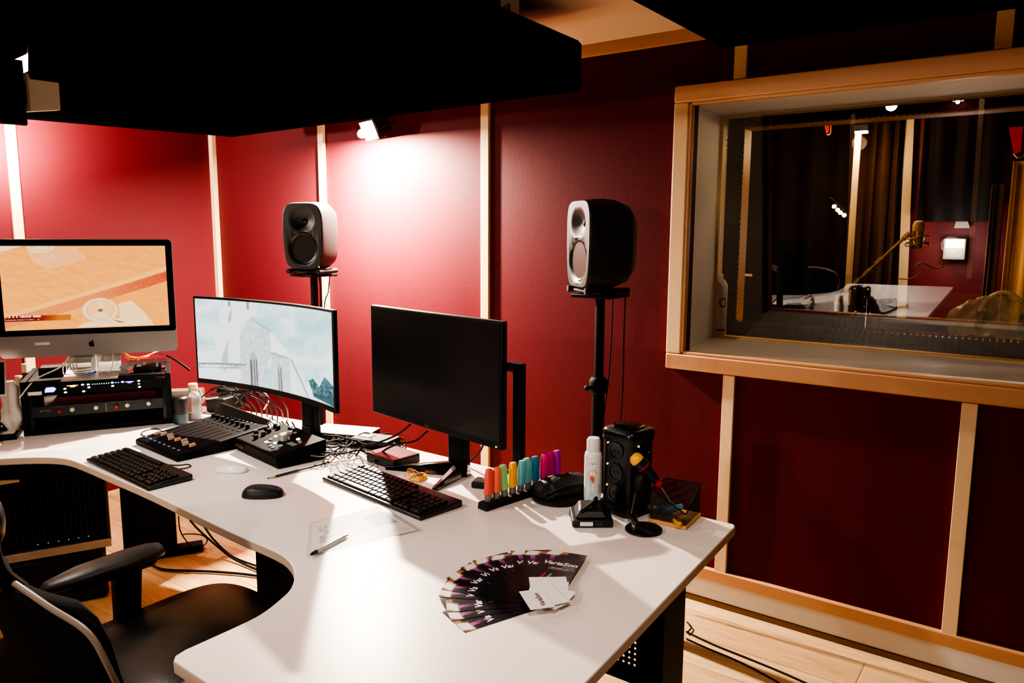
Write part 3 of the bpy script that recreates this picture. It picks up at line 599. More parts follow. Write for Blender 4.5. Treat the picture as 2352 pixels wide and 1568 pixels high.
for tip in ((1.823, 1.86), (1.757, 1.575)):
    a, b = wl(1.93, 1.61), wl(*tip); d = (b-a).normalized(); p = Vector((-d.y, d.x, 0)); a = a-d*.03
    g.loft([[tuple(a+p*.026+Vector((0, 0, DZ+.001))), tuple(a-p*.026+Vector((0, 0, DZ+.001))), tuple(a-p*.016+Vector((0, 0, DZ+.055))), tuple(a+p*.016+Vector((0, 0, DZ+.055)))], [tuple(b+p*.012+Vector((0, 0, DZ+.001))), tuple(b-p*.012+Vector((0, 0, DZ+.001))), tuple(b-p*.007+Vector((0, 0, DZ+.012))), tuple(b+p*.007+Vector((0, 0, DZ+.012)))]])
g.build('stand_foot', BLKG, t, bevel=.003)
# black bracket arm behind it
t = thing('monitor_bracket', 'black clamp arm rising behind the switched-off monitor', 'monitor arm', (2.06, 1.485, 0))
p1 = at(1193, 835, x=2.06); zt = p1.z; y1 = p1.y
g = G(); g.box((0, y1-1.485, (DZ+zt)/2), (.034, .034, zt-DZ)); g.build('pole', BLKM, t, bevel=.004)
g = G(); g.loft([[(.016, y1-1.485-.016, zt), (.016, y1-1.485+.016, zt-.03), (-.016, y1-1.485+.016, zt-.03), (-.016, y1-1.485-.016, zt)], [(-.14, .17, zt+.045), (-.14, .19, zt+.015), (-.18, .19, zt+.015), (-.18, .17, zt+.045)]]); g.build('arm', BLKM, t, bevel=.003)
g = G(); g.box((0, y1-1.485, DZ+.006), (.05, .07, .012)); g.build('clamp', BLKM, t)
# ------------------------------------------------------------------ loudspeakers
def se(w_, h_, e, n): return [(w_*math.copysign(abs(math.cos(a))**e, math.cos(a)), h_*math.copysign(abs(math.sin(a))**e, math.sin(a))) for a in [2*PI*i/n for i in range(n)]]
SPK = M('grey_speaker_cabinet', (34, 33, 33), .5, spec=.45, bump=.15, bs=900)
def speaker(loc, dx, dy, label):
    t = thing('studio_speaker', label, 'loudspeaker', loc, face(dx, dy)); n = 72; hw, hh = .1185, .172; zc = .175
    def wz(x, z): return x*(1-.10*max(0, -z/hh)), z      # slightly narrower at the bottom
    def dish(x, z):
        d1 = math.hypot(x/.072, (z-.078)/.062); d2 = math.hypot(x, z+.062)
        r = 0
        if d1 < 1: r += .030*(1-d1*d1)**1.3
        if d2 < .088: r += .010*min(1, (.088-d2)/.008)
        return r
    rg = []
    for dpt, s in ((.223, .30), (.215, .62), (.18, .86), (.12, .98), (.07, 1.0), (.025, .985), (.008, .96)): rg.append([(wz(x, z)[0], dpt, zc+z) for x, z in se(hw*s, hh*s, .42, n)])
    base = se(hw*.93, hh*.95, .42, n); rg.append([(wz(x, z)[0], 0, zc+z) for x, z in base])
    for k_ in range(1, 26):
        s = 1-k_/26; rg.append([(wz(x*s, z*s)[0], dish(x*s, z*s)-.0, zc+z*s) for x, z in base])
    G().loft(rg).build('cabinet', SPK, t, ang=1.2)
    def fy(x, z): return dish(x, z-zc)
    g = G(); rgs = []
    for r_, y_ in ((.083, .0085), (.078, .003), (.070, .008), (.060, .020), (.030, .034), (.022, .030), (.010, .024), (.001, .022)): rgs.append([(r_*math.cos(2*PI*i/40), y_, zc-.062+r_*math.sin(2*PI*i/40)) for i in range(40)])
    g.loft(rgs).build('woofer', M('woofer_cone', (12, 12, 13), .38), t, ang=1.2)
    g = G(); g.sph((0, .029, zc+.078), (.013, .006, .013)); g.build('tweeter', BLKG, t)
    g = G(); g.add([(.006*math.cos(a)-.03, -.001, .018+.003*math.sin(a)) for a in [2*PI*i/8 for i in range(8)]], [tuple(range(8))]); 
    if dy < 0:
        g = G(); g.sph((.088, .002, .022), .0028); g.build('led', led((170, 255, 60), 8), t)
    text('GENELEC', .009, DGREY, t, (0, -.0012, .022), (PI/2, 0, 0))
    g = G(); g.box((0, .09, -.004), (.17, .16, .010))
    for sx in (-1, 1): g.cyl((sx*.085, -.005, -.002), (sx*.085, .18, -.002), .013)
    g.build('isolation_foot', RUB, t, bevel=.003); return t
def stand(x, y, zt, label, base_r=.16):
    t = thing('speaker_stand', label, 'stand', (x, y, 0))
    g = G(); g.cyl((0, 0, .03), (0, 0, .95), .026); g.build('lower_tube', BLKM, t); G().cyl((0, 0, .9), (0, 0, zt-.02), .019).build('pole', BLKM, t)
    g = G(); g.lathe([(.03, .92), (.038, .93), (.038, .97), (.028, .985)]); g.cyl((-.02, 0, .95), (-.07, .01, .95), .007); g.sph((-.075, .01, .95), .012); g.build('collar', BLKM, t)
    g = G(); g.box((0, 0, zt-.012), (.17, .17, .014)); g.build('top_plate', BLKM, t, bevel=.003)
    for i in range(3):
        a = 2*PI*i/3+2.2; G().tube([(0, 0, .42), (.12*math.cos(a), .12*math.sin(a), .2), (.24*math.cos(a), .24*math.sin(a), .014)], .011, k=2).build('leg', BLKM, t)
    return t
def spk_at(u, v, x, dx, dy, lb, ls):
    p = at(u, v, x=x); zt = p.z; L_ = Vector((dx, dy)).normalized(); fx, fy_ = p.x, p.y
    speaker((fx, fy_, zt+.012), dx, dy, lb); stand(fx-L_.x*.10, fy_-L_.y*.10, zt, ls); return p, L_
pL, dL = spk_at(697, 628, 2.50, -.94, -.34, 'dark grey studio loudspeaker lit from above, left of the pair', 'black speaker stand rising behind the curved monitor')
pR, dR = spk_at(1325, 672, 2.53, -.81, .59, 'dark grey studio loudspeaker in shadow, right of the pair', 'black speaker stand behind the tower socket strip, in shadow')
for i, (u0, u1) in enumerate(((1408, 1385), (1437, 1425))):
    cable([at(u0, 660, x=2.75), at(u0-4, 780, x=2.78), at((u0+u1)/2, 880, x=2.8), at(u1, 980, x=2.8), at(u1, 1120, x=2.8)], .003, BLK, ['thin black cable hanging down the wall behind the right speaker, nearer its pole', 'thin black cable hanging behind the right speaker, farther from its pole'][i])
for i, (u0, u1) in enumerate(((731, 737), (757, 745))):
    cable([at(u0, 628, x=2.68), at((u0+u1)/2+3, 670, x=2.68), at(u1, 715, x=2.7), at(u1+8, 900, x=2.75)], .003, BLK, ['thin black cable hanging under the left speaker beside its pole', 'thin black cable hanging from the right side of the left speaker'][i])
# ------------------------------------------------------------------ keyboards
KEYM = M('black_key_plastic', (16, 17, 18), .34, spec=.6)
def keyboard(loc, rz, L_, D_, label, tilt=.0):
    t = thing('computer_keyboard', label, 'keyboard', loc, rot=(0, 0, rz))
    g = G(); g.loft([[(-L_/2, -D_/2, .001), (L_/2, -D_/2, .001), (L_/2, D_/2, .001), (-L_/2, D_/2, .001)], [(-L_/2, -D_/2, .012), (L_/2, -D_/2, .012), (L_/2, D_/2, .022), (-L_/2, D_/2, .022)]])
    g.build('keyboard_base', M('keyboard_case', (17, 17, 18), .38, spec=.6), t, bevel=.004)
    rows = 6; u = (L_-.024)/21; dv = (D_-.022)/6.15
    def key(wd):
        w_ = wd*u-.0028; d_ = dv-.003; g = G(); g.loft([[(-w_/2, -d_/2, 0), (w_/2, -d_/2, 0), (w_/2, d_/2, 0), (-w_/2, d_/2, 0)], [(-w_/2+.0015, -d_/2+.0012, .0062), (w_/2-.0015, -d_/2+.0012, .0062), (w_/2-.0015, d_/2-.0018, .0062), (-w_/2+.0015, d_/2-.0018, .0062)]])
        return g.build('key', KEYM, t, bevel=.0008, seg=1)
    kinds = {}
    lay = [[1.25, 1.25, 1.25, 6.25, 1.25, 1.25, 1.25, 1.25, 'g', 1, 1, 1, 'g', 2, 1], [2.25]+[1]*10+[1.75, 1, 'g2', 1, 'g2', 1, 1, 1], [1.75]+[1]*11+[1.25, 1, 'g4', 1, 1, 1, 1], [1.5]+[1]*12+[1.5, 'g', 1, 1, 'g', 1, 1, 1], [1]*13+[2, 'g', 1, 1, 'g', 1, 1, 1], [1, 'g', 1, 1, 1, 1, 1, 1, 1, 1, 1, 1, 1, 1, 'g', 1, 1, 'g', 1, 1]]
    cnt = 0
    for r, row in enumerate(lay):
        x = -L_/2+.012; y = -D_/2+.011+dv*(r+.5)+(dv*.15 if r == 5 else 0); z = .0125+.010*(y+D_/2)/D_
        for w_ in row:
            if isinstance(w_, str): x += u*{'g': .35, 'g2': .8, 'g4': 1.6}[w_]; continue
            if x+w_*u > L_/2-.008 or cnt >= 98: break
            if w_ not in kinds: kinds[w_] = key(w_); o = kinds[w_]
            else: o = part(kinds[w_], t)
            o.location = (x+w_*u/2, y, z); o.rotation_euler = (.07, 0, 0); x += w_*u; cnt += 1
    return t
keyboard((1.297, 2.534, DZ), face(-.997, .073), .485, .150, 'black keyboard at the left, in front of the fader console')
keyboard((1.652, 1.675, DZ), face(-.99, .14), .515, .165, 'black keyboard partly glaring in the lamp light, in front of the switched-off monitor')
def dcable(pix, r, mat, label, group=None, h=0., name='cable', kk=5):
    mat = CABLE if mat is BLK else mat
    pts = []
    for i, p in enumerate(pix):
        z = DZ+r+.0012+(p[2] if len(p) > 2 else 0); pts.append(at(p[0], p[1], z=z))
    return cable(pts, r, mat, label, group, name, kk=kk)
dcable([(398, 1078), (425, 1075), (438, 1070), (430, 1066), (400, 1068), (340, 1060), (318, 1040)], .002, BLK, 'thin black cable looping at the right end of the left keyboard')
dcable([(372, 990), (358, 984), (330, 990), (326, 998), (345, 1003), (380, 1000)], .002, BLK, 'thin black cable looping at the left edge of the fader console')
dcable([(868, 1092), (890, 1098), (910, 1108), (930, 1122), (960, 1128), (978, 1136)], .0022, BLK, 'black lead of the right keyboard running along its back edge')
# ------------------------------------------------------------------ fader console
fc = thing('fader_console', 'black eight-channel fader console between keyboard and curved monitor', 'mixing console', (1.632, 2.668, DZ), face(-.995, .09))
FL, FD = .345, .375
zt = lambda y: .026+.042*(y+FD/2)/FD
g = G(); g.loft([[(-FL/2, -FD/2, .002), (FL/2, -FD/2, .002), (FL/2, FD/2, .002), (-FL/2, FD/2, .002)], [(-FL/2, -FD/2, .020), (FL/2, -FD/2, .020), (FL/2, FD/2, zt(FD/2)-.004), (-FL/2, FD/2, zt(FD/2)-.004)], [(-FL/2+.005, -FD/2+.006, .026), (FL/2-.005, -FD/2+.006, .026), (FL/2-.005, FD/2-.004, zt(FD/2)), (-FL/2+.005, FD/2-.004, zt(FD/2))]])
g.build('console_body', M('console_black', (9, 11, 14), .6, spec=.15), fc, bevel=.004)
an = math.atan(.042/FD)
fcap = None; rnd = random.Random(3)
for i in range(8):
    x = -FL/2+.036+i*.0385
    G().box((x, -.045, zt(-.045)+.0006), (.003, .19, .001), (an, 0, 0)).build('fader_slot', BLKG, fc)
    y = -.115+.014*(i % 3)*.5
    if fcap is None:
        fcap = G().loft([[(-.006, -.012, 0), (.006, -.012, 0), (.006, .012, 0), (-.006, .012, 0)], [(-.005, -.010, .011), (.005, -.010, .011), (.005, .010, .011), (-.005, .010, .011)]]).build('fader_cap', M('fader_cap_tan', (196, 164, 140), .4), fc, bevel=.001); o = fcap
    else: o = part(fcap, fc)
    o.location = (x, y, zt(y)+.001); o.rotation_euler = (an, 0, 0)
    for nm, yy, w_, d_, m_ in (('button', -.160, .016, .007, M('button_blue_grey', (110, 130, 150), .4)), ('button', .075, .012, .005, DGREY)):
        G().box((x-.002, yy, zt(yy)+.002), (w_, d_, .003), (an, 0, 0)).build(nm, m_, fc, bevel=.0006)
    g = G(); g.cyl((0, 0, 0), (0, 0, .017), .0085, .0072, n=18); o = g.build('knob', BLK, fc, bevel=.001); o.location = (x, .115, zt(.115)); o.rotation_euler = (an, 0, 0)
for i in range(9): G().box((-FL/2+.05+i*.03, .157, zt(.157)+.0015), (.012, .006, .003), (an, 0, 0)).build('button', M('button_grey', (150, 152, 150), .4), fc)
# dark panel leaning behind it
t = thing('tablet', 'dark grey tablet propped at a slant behind the fader console', 'tablet', (0, 0, 0))
a, b, c, d = at(478, 966, z=DZ+.03), at(600, 1000, z=DZ+.03), at(619, 964, z=DZ+.085), at(507, 924, z=DZ+.115)
n_ = (b-a).cross(d-a).normalized()*.007
g = G(); g.add([a, b, c, d, a-n_, b-n_, c-n_, d-n_], [(0, 1, 2, 3), (7, 6, 5, 4), (0, 4, 5, 1), (1, 5, 6, 2), (2, 6, 7, 3), (3, 7, 4, 0)]); g.build('tablet_shell', M('tablet_grey', (58, 53, 48), .38, metal=.3), t, bevel=.003)
m_ = (a+b)/2; G().box((m_.x+.03, m_.y, DZ+.02), (.06, .16, .036)).build('tablet_rest', BLKM, t)
# ------------------------------------------------------------------ monitor controller
mc = thing('monitor_controller', 'black desktop audio controller with a big silver knob and lit buttons', 'audio controller', (1.712, 2.30, DZ), face(-.985, .17))
CL, CD = .325, .20
z2 = lambda y: .052+.022*(y+CD/2)/CD
g = G(); g.loft([[(-CL/2, -CD/2+.008, .003), (CL/2, -CD/2+.008, .003), (CL/2, CD/2, .003), (-CL/2, CD/2, .003)], [(-CL/2, -CD/2, .045), (CL/2, -CD/2, .045), (CL/2, CD/2, z2(CD/2)-.004), (-CL/2, CD/2, z2(CD/2)-.004)], [(-CL/2+.004, -CD/2+.006, .052), (CL/2-.004, -CD/2+.006, .052), (CL/2-.004, CD/2-.003, z2(CD/2)), (-CL/2+.004, CD/2-.003, z2(CD/2))]])
g.build('controller_body', M('console_black', (9, 11, 14), .6), mc, bevel=.004)
an2 = math.atan(.022/CD)
def top2(g, nm, m, x, y, bev=.001): o = g.build(nm, m, mc, bevel=bev); o.location = (x, y, z2(y)); o.rotation_euler = (an2, 0, 0); return o
o = top2(G().cyl((0, 0, 0), (0, 0, .024), .021, .0195, n=32), 'volume_knob', SILV, .035, .005, .0015)
GW, GR = led((225, 255, 245), 2.2), M('button_grey', (150, 152, 150), .4)
for x, y, lit in ((-.035, .04, 1), (-.03, .062, 0), (.0, .065, 0), (-.03, .0, 1), (-.01, -.028, 0), (.0, -.052, 1), (.02, -.052, 0), (.04, -.038, 1), (.055, -.062, 0), (.08, -.066, 0), (.075, .035, 1), (.098, .028, 0), (.118, .02, 0), (.09, -.04, 0)):
    top2(G().cyl((0, 0, 0), (0, 0, .004), .0072, .0068, n=16), 'button', GW if lit else GR, x, y, .0005)
for x, y in ((-.135, .055), (-.105, .05), (-.135, .015), (-.10, .01), (-.125, -.03), (-.085, -.02), (-.075, -.055)): top2(G().cyl((0, 0, 0), (0, 0, .015), .009, .0078, n=18), 'knob', BLK, x, y)
top2(G().box((.105, -.005, .001), (.05, .022, .002)), 'display', M('lcd_grey', (120, 130, 130), .3), 0, 0)
top2(G().box((-.03, .083, .004), (.09, .018, .008)), 'rear_block', BLK, 0, 0)
for i in range(4): G().cyl((-.145+i*.017, -CD/2+.005, .028), (-.145+i*.017, -CD/2-.004, .028), .0045, n=12).build('jack_ring', BRASS, mc)
# ------------------------------------------------------------------ mice, pen, papers
def mouse(loc, rz, L_, W2, H_, mat, label, base=None):
    t = thing('computer_mouse', label, 'mouse', loc, rz); rg = []
    for k_ in range(9):
        s = k_/8; zz = H_*math.sin(s*PI/2)**.9; r_ = max(.04, math.cos(s*PI/2)**.55)
        rg.append([(x*r_, y*r_+.004*s, .002+zz*(1-.18*(y*r_/(L_/2)))) for x, y in se(W2/2, L_/2, .75, 28)])
    G().loft(rg).build('mouse_shell', mat, t, ang=1.2)
    if base: G().loft([[(x*.96, y*.96, .0005) for x, y in se(W2/2, L_/2, .75, 28)], [(x, y, .004) for x, y in se(W2/2, L_/2, .75, 28)]]).build('mouse_base', base, t)
    else: G().box((0, L_*.28, H_*.82), (.003, .018, .006)).build('scroll_wheel', RUB, t)
    return t
p = at(532, 1082, z=DZ); mouse((p.x, p.y, DZ), face(-.5, .86), .113, .058, .021, M('white_gloss_shell', (236, 234, 230), .15), 'low white mouse in front of the lit controller', SILV)
p = at(604, 1138, z=DZ); mouse((p.x, p.y, DZ), face(-.62, .78), .128, .074, .030, M('mouse_black', (20, 20, 22), .5), 'black mouse lying between the two keyboards')
pm = M('pencil_lacquer', (46, 42, 36), .4)
def rod(name, a, b, label, cat, parts):
    a, b = Vector(a), Vector(b); t = thing(name, label, cat, tuple(a)); L_ = b-a
    for nm, s0, s1, r0, r1, m in parts: G().cyl(L_*s0, L_*s1, r0, r1, n=10).build(nm, m, t)
    return t
rod('pencil', at(612, 1099, z=DZ+.004), at(757, 1061, z=DZ+.008), 'dark pencil with a bare wooden tip beside the lit controller', 'pencil', [('tip', 0, .04, .0004, .002, BLK), ('wood_cone', .04, .13, .002, .0038, M('bare_wood', (206, 164, 110), .6)), ('barrel', .13, 1, .0038, .0038, pm)])
pa, pb = at(712, 1274, z=DZ+.008), at(799, 1228, z=DZ+.008)
rod('ballpoint_pen', pa, pb, 'silver ballpoint pen lying on the clear document sleeve', 'pen', [('pen_tip', 0, .06, .001, .0042, BLK), ('grip', .06, .17, .0046, .005, M('pen_grip_dark', (50, 46, 44), .5)), ('barrel', .17, .92, .005, .005, M('pen_white_barrel', (214, 212, 212), .3, metal=.4)), ('button', .92, 1, .0024, .0024, SILV), ('clip', .62, .95, .0015, .0015, SILV)])
t = thing('document_sleeve', 'clear plastic sleeve holding printed sheets, lying under the pen', 'document', (0, 0, 0))
c4 = [Vector((*V2(u, v, DZ), 0)) for u, v in ((706, 1282), (712, 1202), (868, 1158), (972, 1219))]
c4[0] = Vector((*V2(702, 1282, DZ), 0))
def quad(s, q, z, ins=0.): 
    s = ins+(1-2*ins)*s; q = ins+(1-2*ins)*q; p = (c4[0]*(1-s)+c4[3]*s)*(1-q)+(c4[1]*(1-s)+c4[2]*s)*q; return (p.x, p.y, z)
def colD(s, q):
    c = (238, 234, 230)
    if .86 < q < .885: c = (236, 196, 150)
    if .905 < q < .925 and .4 < s < .9: c = (240, 210, 170)
    if .2 < q < .8 and .08 < s < .62 and int(q*34) % 2 == 0 and hsh(int(s*26), int(q*34)) > .35: c = (150, 158, 168)
    if .35 < q < .8 and .66 < s < .95: c = mixc((96, 106, 120), (222, 220, 220), .2+.7*vn(s*60, q*60)*(1 if int(q*60) % 2 else .4))
    if q < .2: c = mixc((238, 234, 230), (220, 216, 214), vn(s*4, q*20))
    return c
paint_sheet('printed_sheet', 90, 70, lambda s, q: quad(s, q, DZ+.0016, .04), colD, paint_mat('printed_paper', 0, .9), t)
G().add([quad(0, 0, DZ+.0004), quad(1, 0, DZ+.0004), quad(1, 1, DZ+.0004), quad(0, 1, DZ+.0004), quad(0, 0, DZ+.003), quad(1, 0, DZ+.003), quad(1, 1, DZ+.003), quad(0, 1, DZ+.003)], [(0, 1, 2, 3), (7, 6, 5, 4), (0, 4, 5, 1), (1, 5, 6, 2), (2, 6, 7, 3), (3, 7, 4, 0)]).build('clear_sleeve', glass_pane('sleeve_plastic', (.96, .96, .96), .3, .3), t, smooth=False)
# ------------------------------------------------------------------ fan of flyers and business cards
def colF(s, q):                                   # q = 0 outer (top) end
    c = (16, 13, 20)
    if q < .42:
        n = vn(s*5+1, q*9); c = mixc((18, 14, 24), (52, 30, 50), n)
        if s > .75: c = mixc(c, (92, 84, 96), (s-.75)*2.4*(1-q/.42))
        d = max(abs(s-.21+.6*(q-.05))/.16, abs(q-.055)/.06)+.25*vn(s*12, q*20)
        if d < 1: c = (222, 222, 230)
        elif d < 1.5: c = mixc((230, 180, 120), c, (d-1)/.5)
        if .08 < s < .32 and .11 < q < .3 and abs(s-.2-.25*(q-.11)) < .06: c = mixc((186, 110, 160), c, (q-.11)/.22)
        if .38 < s < .55 and q < .07: c = mixc((196, 150, 110), c, .3)
    if .44 < q < .465 and .3 < s < .95 and hsh(int(s*60), 9) > .3: c = (150, 148, 140)
    if .475 < q < .495 and .3 < s < .9 and hsh(int(s*60), 4) > .35: c = (120, 118, 110)
    for k_, col in ((0, (226, 60, 50)), (1, (70, 200, 200))):
        if .60 < q < .76 and abs((s-.3-.14*k_)-(.70-q)*.35) < .018: c = col
    if .82 < q < .835 and .2 < s < .7: c = (170, 190, 180)
    if .9 < q < .915 and .2 < s < .8: c = (30, 120, 130)
    return c
FW_, FH_ = .102, .215
fproto = None
flat_print = paint_mat('flyer_print', 0, .22); FWH = M('flyer_lettering', (232, 230, 226), .4)
N = 12; PV = Vector((1.366, .905, 0))
names = ['topmost of the fan at its right end, title fully visible', 'second from the right end of the fan', 'third from the right end of the fan', 'fourth from the right end of the fan', 'fifth from the right end of the fan', 'sixth from the right end of the fan', 'sixth from the left lower end of the fan', 'fifth from the left lower end of the fan', 'fourth from the left lower end of the fan', 'third from the left lower end of the fan', 'second from the left lower end of the fan', 'last at the left lower end of the fan, touching its bottom corner']
for i in range(N):
    th = math.radians(15.5+i*143.5/(N-1)+(0, 2, -1.5, 1, 0, -2, 1, 1.5, -3, 2, -1, 0)[i]); ct = PV+Vector((math.cos(th), math.sin(th), 0))*(.118+(.0, -.004, .004, -.003, .003, 0, .002, -.002, 0, -.01, -.004, 0)[i])
    lb = 'dark printed flyer, '+names[i]
    if fproto is None:
        fproto = thing('flyer', lb, 'flyer', (0, 0, 0), 0, 'dark flyers fanned out on the desk')
        paint_sheet('printed_face', 60, 110, lambda s, q: (-FW_/2+FW_*s, FH_/2-FH_*q, .0004), colF, flat_print, fproto)
        text('VariaSon', .0245, FWH, fproto, (.002, .036, .00055), name='title_lettering', ext=.00005, shear=.15, bold=.0006)
        text('Sound studio', .006, FWH, fproto, (.028, .020, .00055), name='subtitle_lettering', ext=.00005)
        G().box((0, 0, 0), (FW_, FH_, .0006)).build('card_back', M('card_dark', (16, 14, 18), .4), fproto); t = fproto
    else: t = dup(fproto)
    t['label'] = lb
    t.location = (ct.x, ct.y, DZ+.0006+(N-1-i)*.0009); t.rotation_euler = (0, 0, th-PI/2)
bproto = None; bl = [('topmost, its dark red lettering showing', 'a'), ('second from the top, under the lettered one', 'b'), ('third from the top, turned to the upper right', 'c'), ('fourth from the top, its edge showing at the right', 'd'), ('fifth from the top, its edge showing lower right', 'e'), ('lowest of the pile', 'f')]
bz = DZ+.0006+N*.0009
pos_ = [(1.318, .882, 52), (1.35, .87, 60), (1.405, .908, 128), (1.392, .897, 118), (1.372, .872, 100), (1.345, .868, 80)]
for i in range(6):
    lb = 'white card on the flyers, '+bl[i][0]
    if bproto is None:
        bproto = thing('business_card', lb, 'card', (0, 0, 0), 0, 'white business cards piled on the flyers')
        G().box((0, 0, 0), (.088, .056, .0007)).build('card_stock', M('white_card', (240, 238, 234), .35), bproto)
    t = bproto if i == 0 else dup(bproto)
    if i == 1: pass
    t['label'] = lb; t.location = (pos_[i][0], pos_[i][1], bz+.0012*(5-i)+.0005); t.rotation_euler = (0, 0, math.radians(pos_[i][2]))
pv, pn = at(1248, 1413, z=DZ), at(1227, 1379, z=DZ); o = text('VariaSon', .0165, M('dark_red_print', (96, 16, 36), .4), bproto, (-.004, -.006, .0005), name='card_lettering', ext=.00005, bold=.0004)
# ------------------------------------------------------------------ highlighters on a stand
m0, m1 = Vector((*V2(1118, 1168, DZ), 0)), Vector((*V2(1282, 1115, DZ), 0)); dv = (m1-m0); Lm = dv.length; rzm = math.atan2(dv.y, dv.x)
t = thing('pen_stand', 'long black stand holding a row of ten coloured highlighters', 'pen holder', (*((m0+m1)/2)[:2], DZ), rzm)
g = G(); g.loft([[(-Lm/2-.02, -.02, .001), (Lm/2+.02, -.02, .001), (Lm/2+.02, .02, .001), (-Lm/2-.02, .02, .001)], [(-Lm/2-.018, -.018, .022), (Lm/2+.018, -.018, .022), (Lm/2+.018, .018, .022), (-Lm/2-.018, .018, .022)]]); g.build('stand_base', RUB, t, bevel=.002)
hc = [('coral red', (236, 92, 84)), ('salmon orange', (244, 120, 92)), ('light green', (150, 214, 140)), ('yellow', (246, 176, 24)), ('pale blue', (104, 176, 190)), ('aqua', (110, 186, 184)), ('teal blue', (20, 120, 156)), ('pink', (222, 48, 128)), ('magenta', (200, 26, 120)), ('purple', (160, 40, 160))]
for i, (nm, c) in enumerate(hc):
    q = m0+dv*((i+.15)/9.3); t = thing('highlighter', '%s highlighter standing in the black pen stand' % nm, 'highlighter', (q.x, q.y, DZ+.0225), rzm+.1*math.sin(i*3), 'highlighters in the black stand', rot=(.05*math.sin(i*2.1), .05*math.cos(i*1.7), rzm))
    rg = [[(x, y, z) for x, y in se(.0135*s, .010*s, .7, 20)] for z, s in ((.022, 1.02), (.026, 1.04), (.075, 1.0), (.095, .86), (.099, .7))]
    G().loft(rg).build('cap', M('cap_%s' % nm.replace(' ', '_'), c, .4), t, bevel=.0006)
    G().loft([[(x, y, z) for x, y in se(.0115*s, .0085*s, .7, 20)] for z, s in ((0, .9), (.004, 1), (.0215, 1))]).build('barrel', M('clear_grey_barrel', (120, 116, 110), .2, spec=.8), t)
# ------------------------------------------------------------------ right corner group
p = at(1297, 1150, z=DZ); t = thing('pouch', 'black soft pouch on a round pad behind the highlighters', 'pouch', (1.93, 1.215, DZ), -.4)
G().lathe([(.075, .001), (.08, .004), (.08, .014), (.07, .018)]).build('round_pad', RUB, t)
rg = []
for k_, (z, sx, sy) in enumerate(((.018, .8, .75), (.03, 1, 1), (.05, .95, .85), (.066, .7, .5), (.072, .3, .2))): rg.append([((x+.01*math.sin(5*x*40+z*90))*sx+.015, y*sy, z+.004*math.sin(x*90)) for x, y in se(.105, .055, .6, 36)])
G().loft(rg).build('pouch_body', M('black_nylon', (18, 17, 18), .6, bump=.4, bs=60), t, ang=1.2)
G().tube([(-.08, -.05, .04), (-.02, -.056, .056), (.06, -.05, .052), (.11, -.03, .04)], .0022).build('zip', BLKM, t)
p = Vector((1.975, 1.118, DZ)); t = thing('spray_can', 'tall white aerosol can with a sun and drink drawing, beside the socket tower', 'spray can', tuple(p), face(-.92, -.4))
hc_ = .205
G().lathe([(.024, 0), (.0275, .003), (.0275, .145), (.025, .157), (.020, .163)]).build('can_body', M('can_white', (232, 228, 224), .25), t)
G().lathe([(.0212, .161), (.0212, .195), (.017, .203)]).build('can_cap', M('can_cap_white', (228, 222, 214), .35), t)
def wrap(poly, m, nm='label_print', r=.0278, seg=3):
    P2 = []
    for i in range(len(poly)):
        a, b = poly[i], poly[(i+1) % len(poly)]
        for j in range(seg): P2.append((a[0]+(b[0]-a[0])*j/seg, a[1]+(b[1]-a[1])*j/seg))
    cx = sum(q[0] for q in P2)/len(P2); cz = sum(q[1] for q in P2)/len(P2); f = lambda x, z, rr=r: (rr*math.sin(x/.0275), -rr*math.cos(x/.0275), z)
    g = G(); n = len(P2); g.add([f(*q) for q in P2]+[f(cx, cz, r+.0001)], [(i, (i+1) % n, n) for i in range(n)]); return g.build(nm, m, t, smooth=False)
wrap([(-.022, .01), (.004, .01), (.010, .05), (.012, .07), (-.008, .078), (-.022, .095)], M('print_pale_blue', (170, 204, 214), .3))
wrap([(.010, .088), (-.014, .092), (-.005, .078), (.006, .066)], M('print_orange_red', (226, 110, 80), .3))
for i in range(9): a = PI*i/8; wrap([(.002+.010*math.cos(a-.14), .095+.010*math.sin(a-.14)), (.002+.019*math.cos(a), .095+.019*math.sin(a)), (.002+.010*math.cos(a+.14), .095+.010*math.sin(a+.14))], M('print_sun_yellow', (226, 170, 90), .3), seg=1)
for z, w_ in ((.126, .030), (.058, .012), (.05, .010), (.042, .011), (.034, .008)): wrap([(.030-w_, z), (.030, z+.001), (.030, z+.003), (.030-w_, z+.002)], M('print_brown', (140, 110, 90), .3)) if z < .1 else wrap([(-.012, z), (.014, z), (.014, z+.003), (-.012, z+.003)], M('print_brown', (140, 110, 90), .3))
# socket tower
t = thing('socket_tower', 'black tower socket strip with rounded top, tallest thing on the desk corner', 'power strip', (1.975, 1.0, DZ), math.radians(-10))
def ngonr(r, z, e=.38): return [(x, y, z) for x, y in se(r, r, e, 32)]
G().loft([ngonr(.062, .001), ngonr(.066, .004), ngonr(.066, .03), ngonr(.058, .036), ngonr(.058, .218), ngonr(.062, .224), ngonr(.062, .248), ngonr(.055, .256)]).build('tower_body', M('tower_black', (15, 16, 17), .3), t, ang=.9)
for f_ in range(4):
    for k_ in range(3):
        g = G(); m = Matrix.Rotation(f_*PI/2, 4, 'Z') @ Matrix.Translation((0, -.0578, .065+.064*k_)) @ Matrix.Rotation(PI/2, 4, 'X')
        h = G(); h.lathe([(.026, 0), (.026, .004), (.021, .004), (.020, .001), (.002, .001)]); h.cyl((-.008, 0, 0), (-.008, 0, .0035), .003); h.cyl((.008, 0, 0), (.008, 0, .0035), .003); g.add(h.v, h.f, m); sk = g.build('socket', BLKG, t)
        h = G(); h.cyl((-.03, .02, 0), (-.03, .02, .003), .003); g = G(); g.add(h.v, h.f, m); g.build('indicator_lamp', led((255, 220, 150), .9), sk)
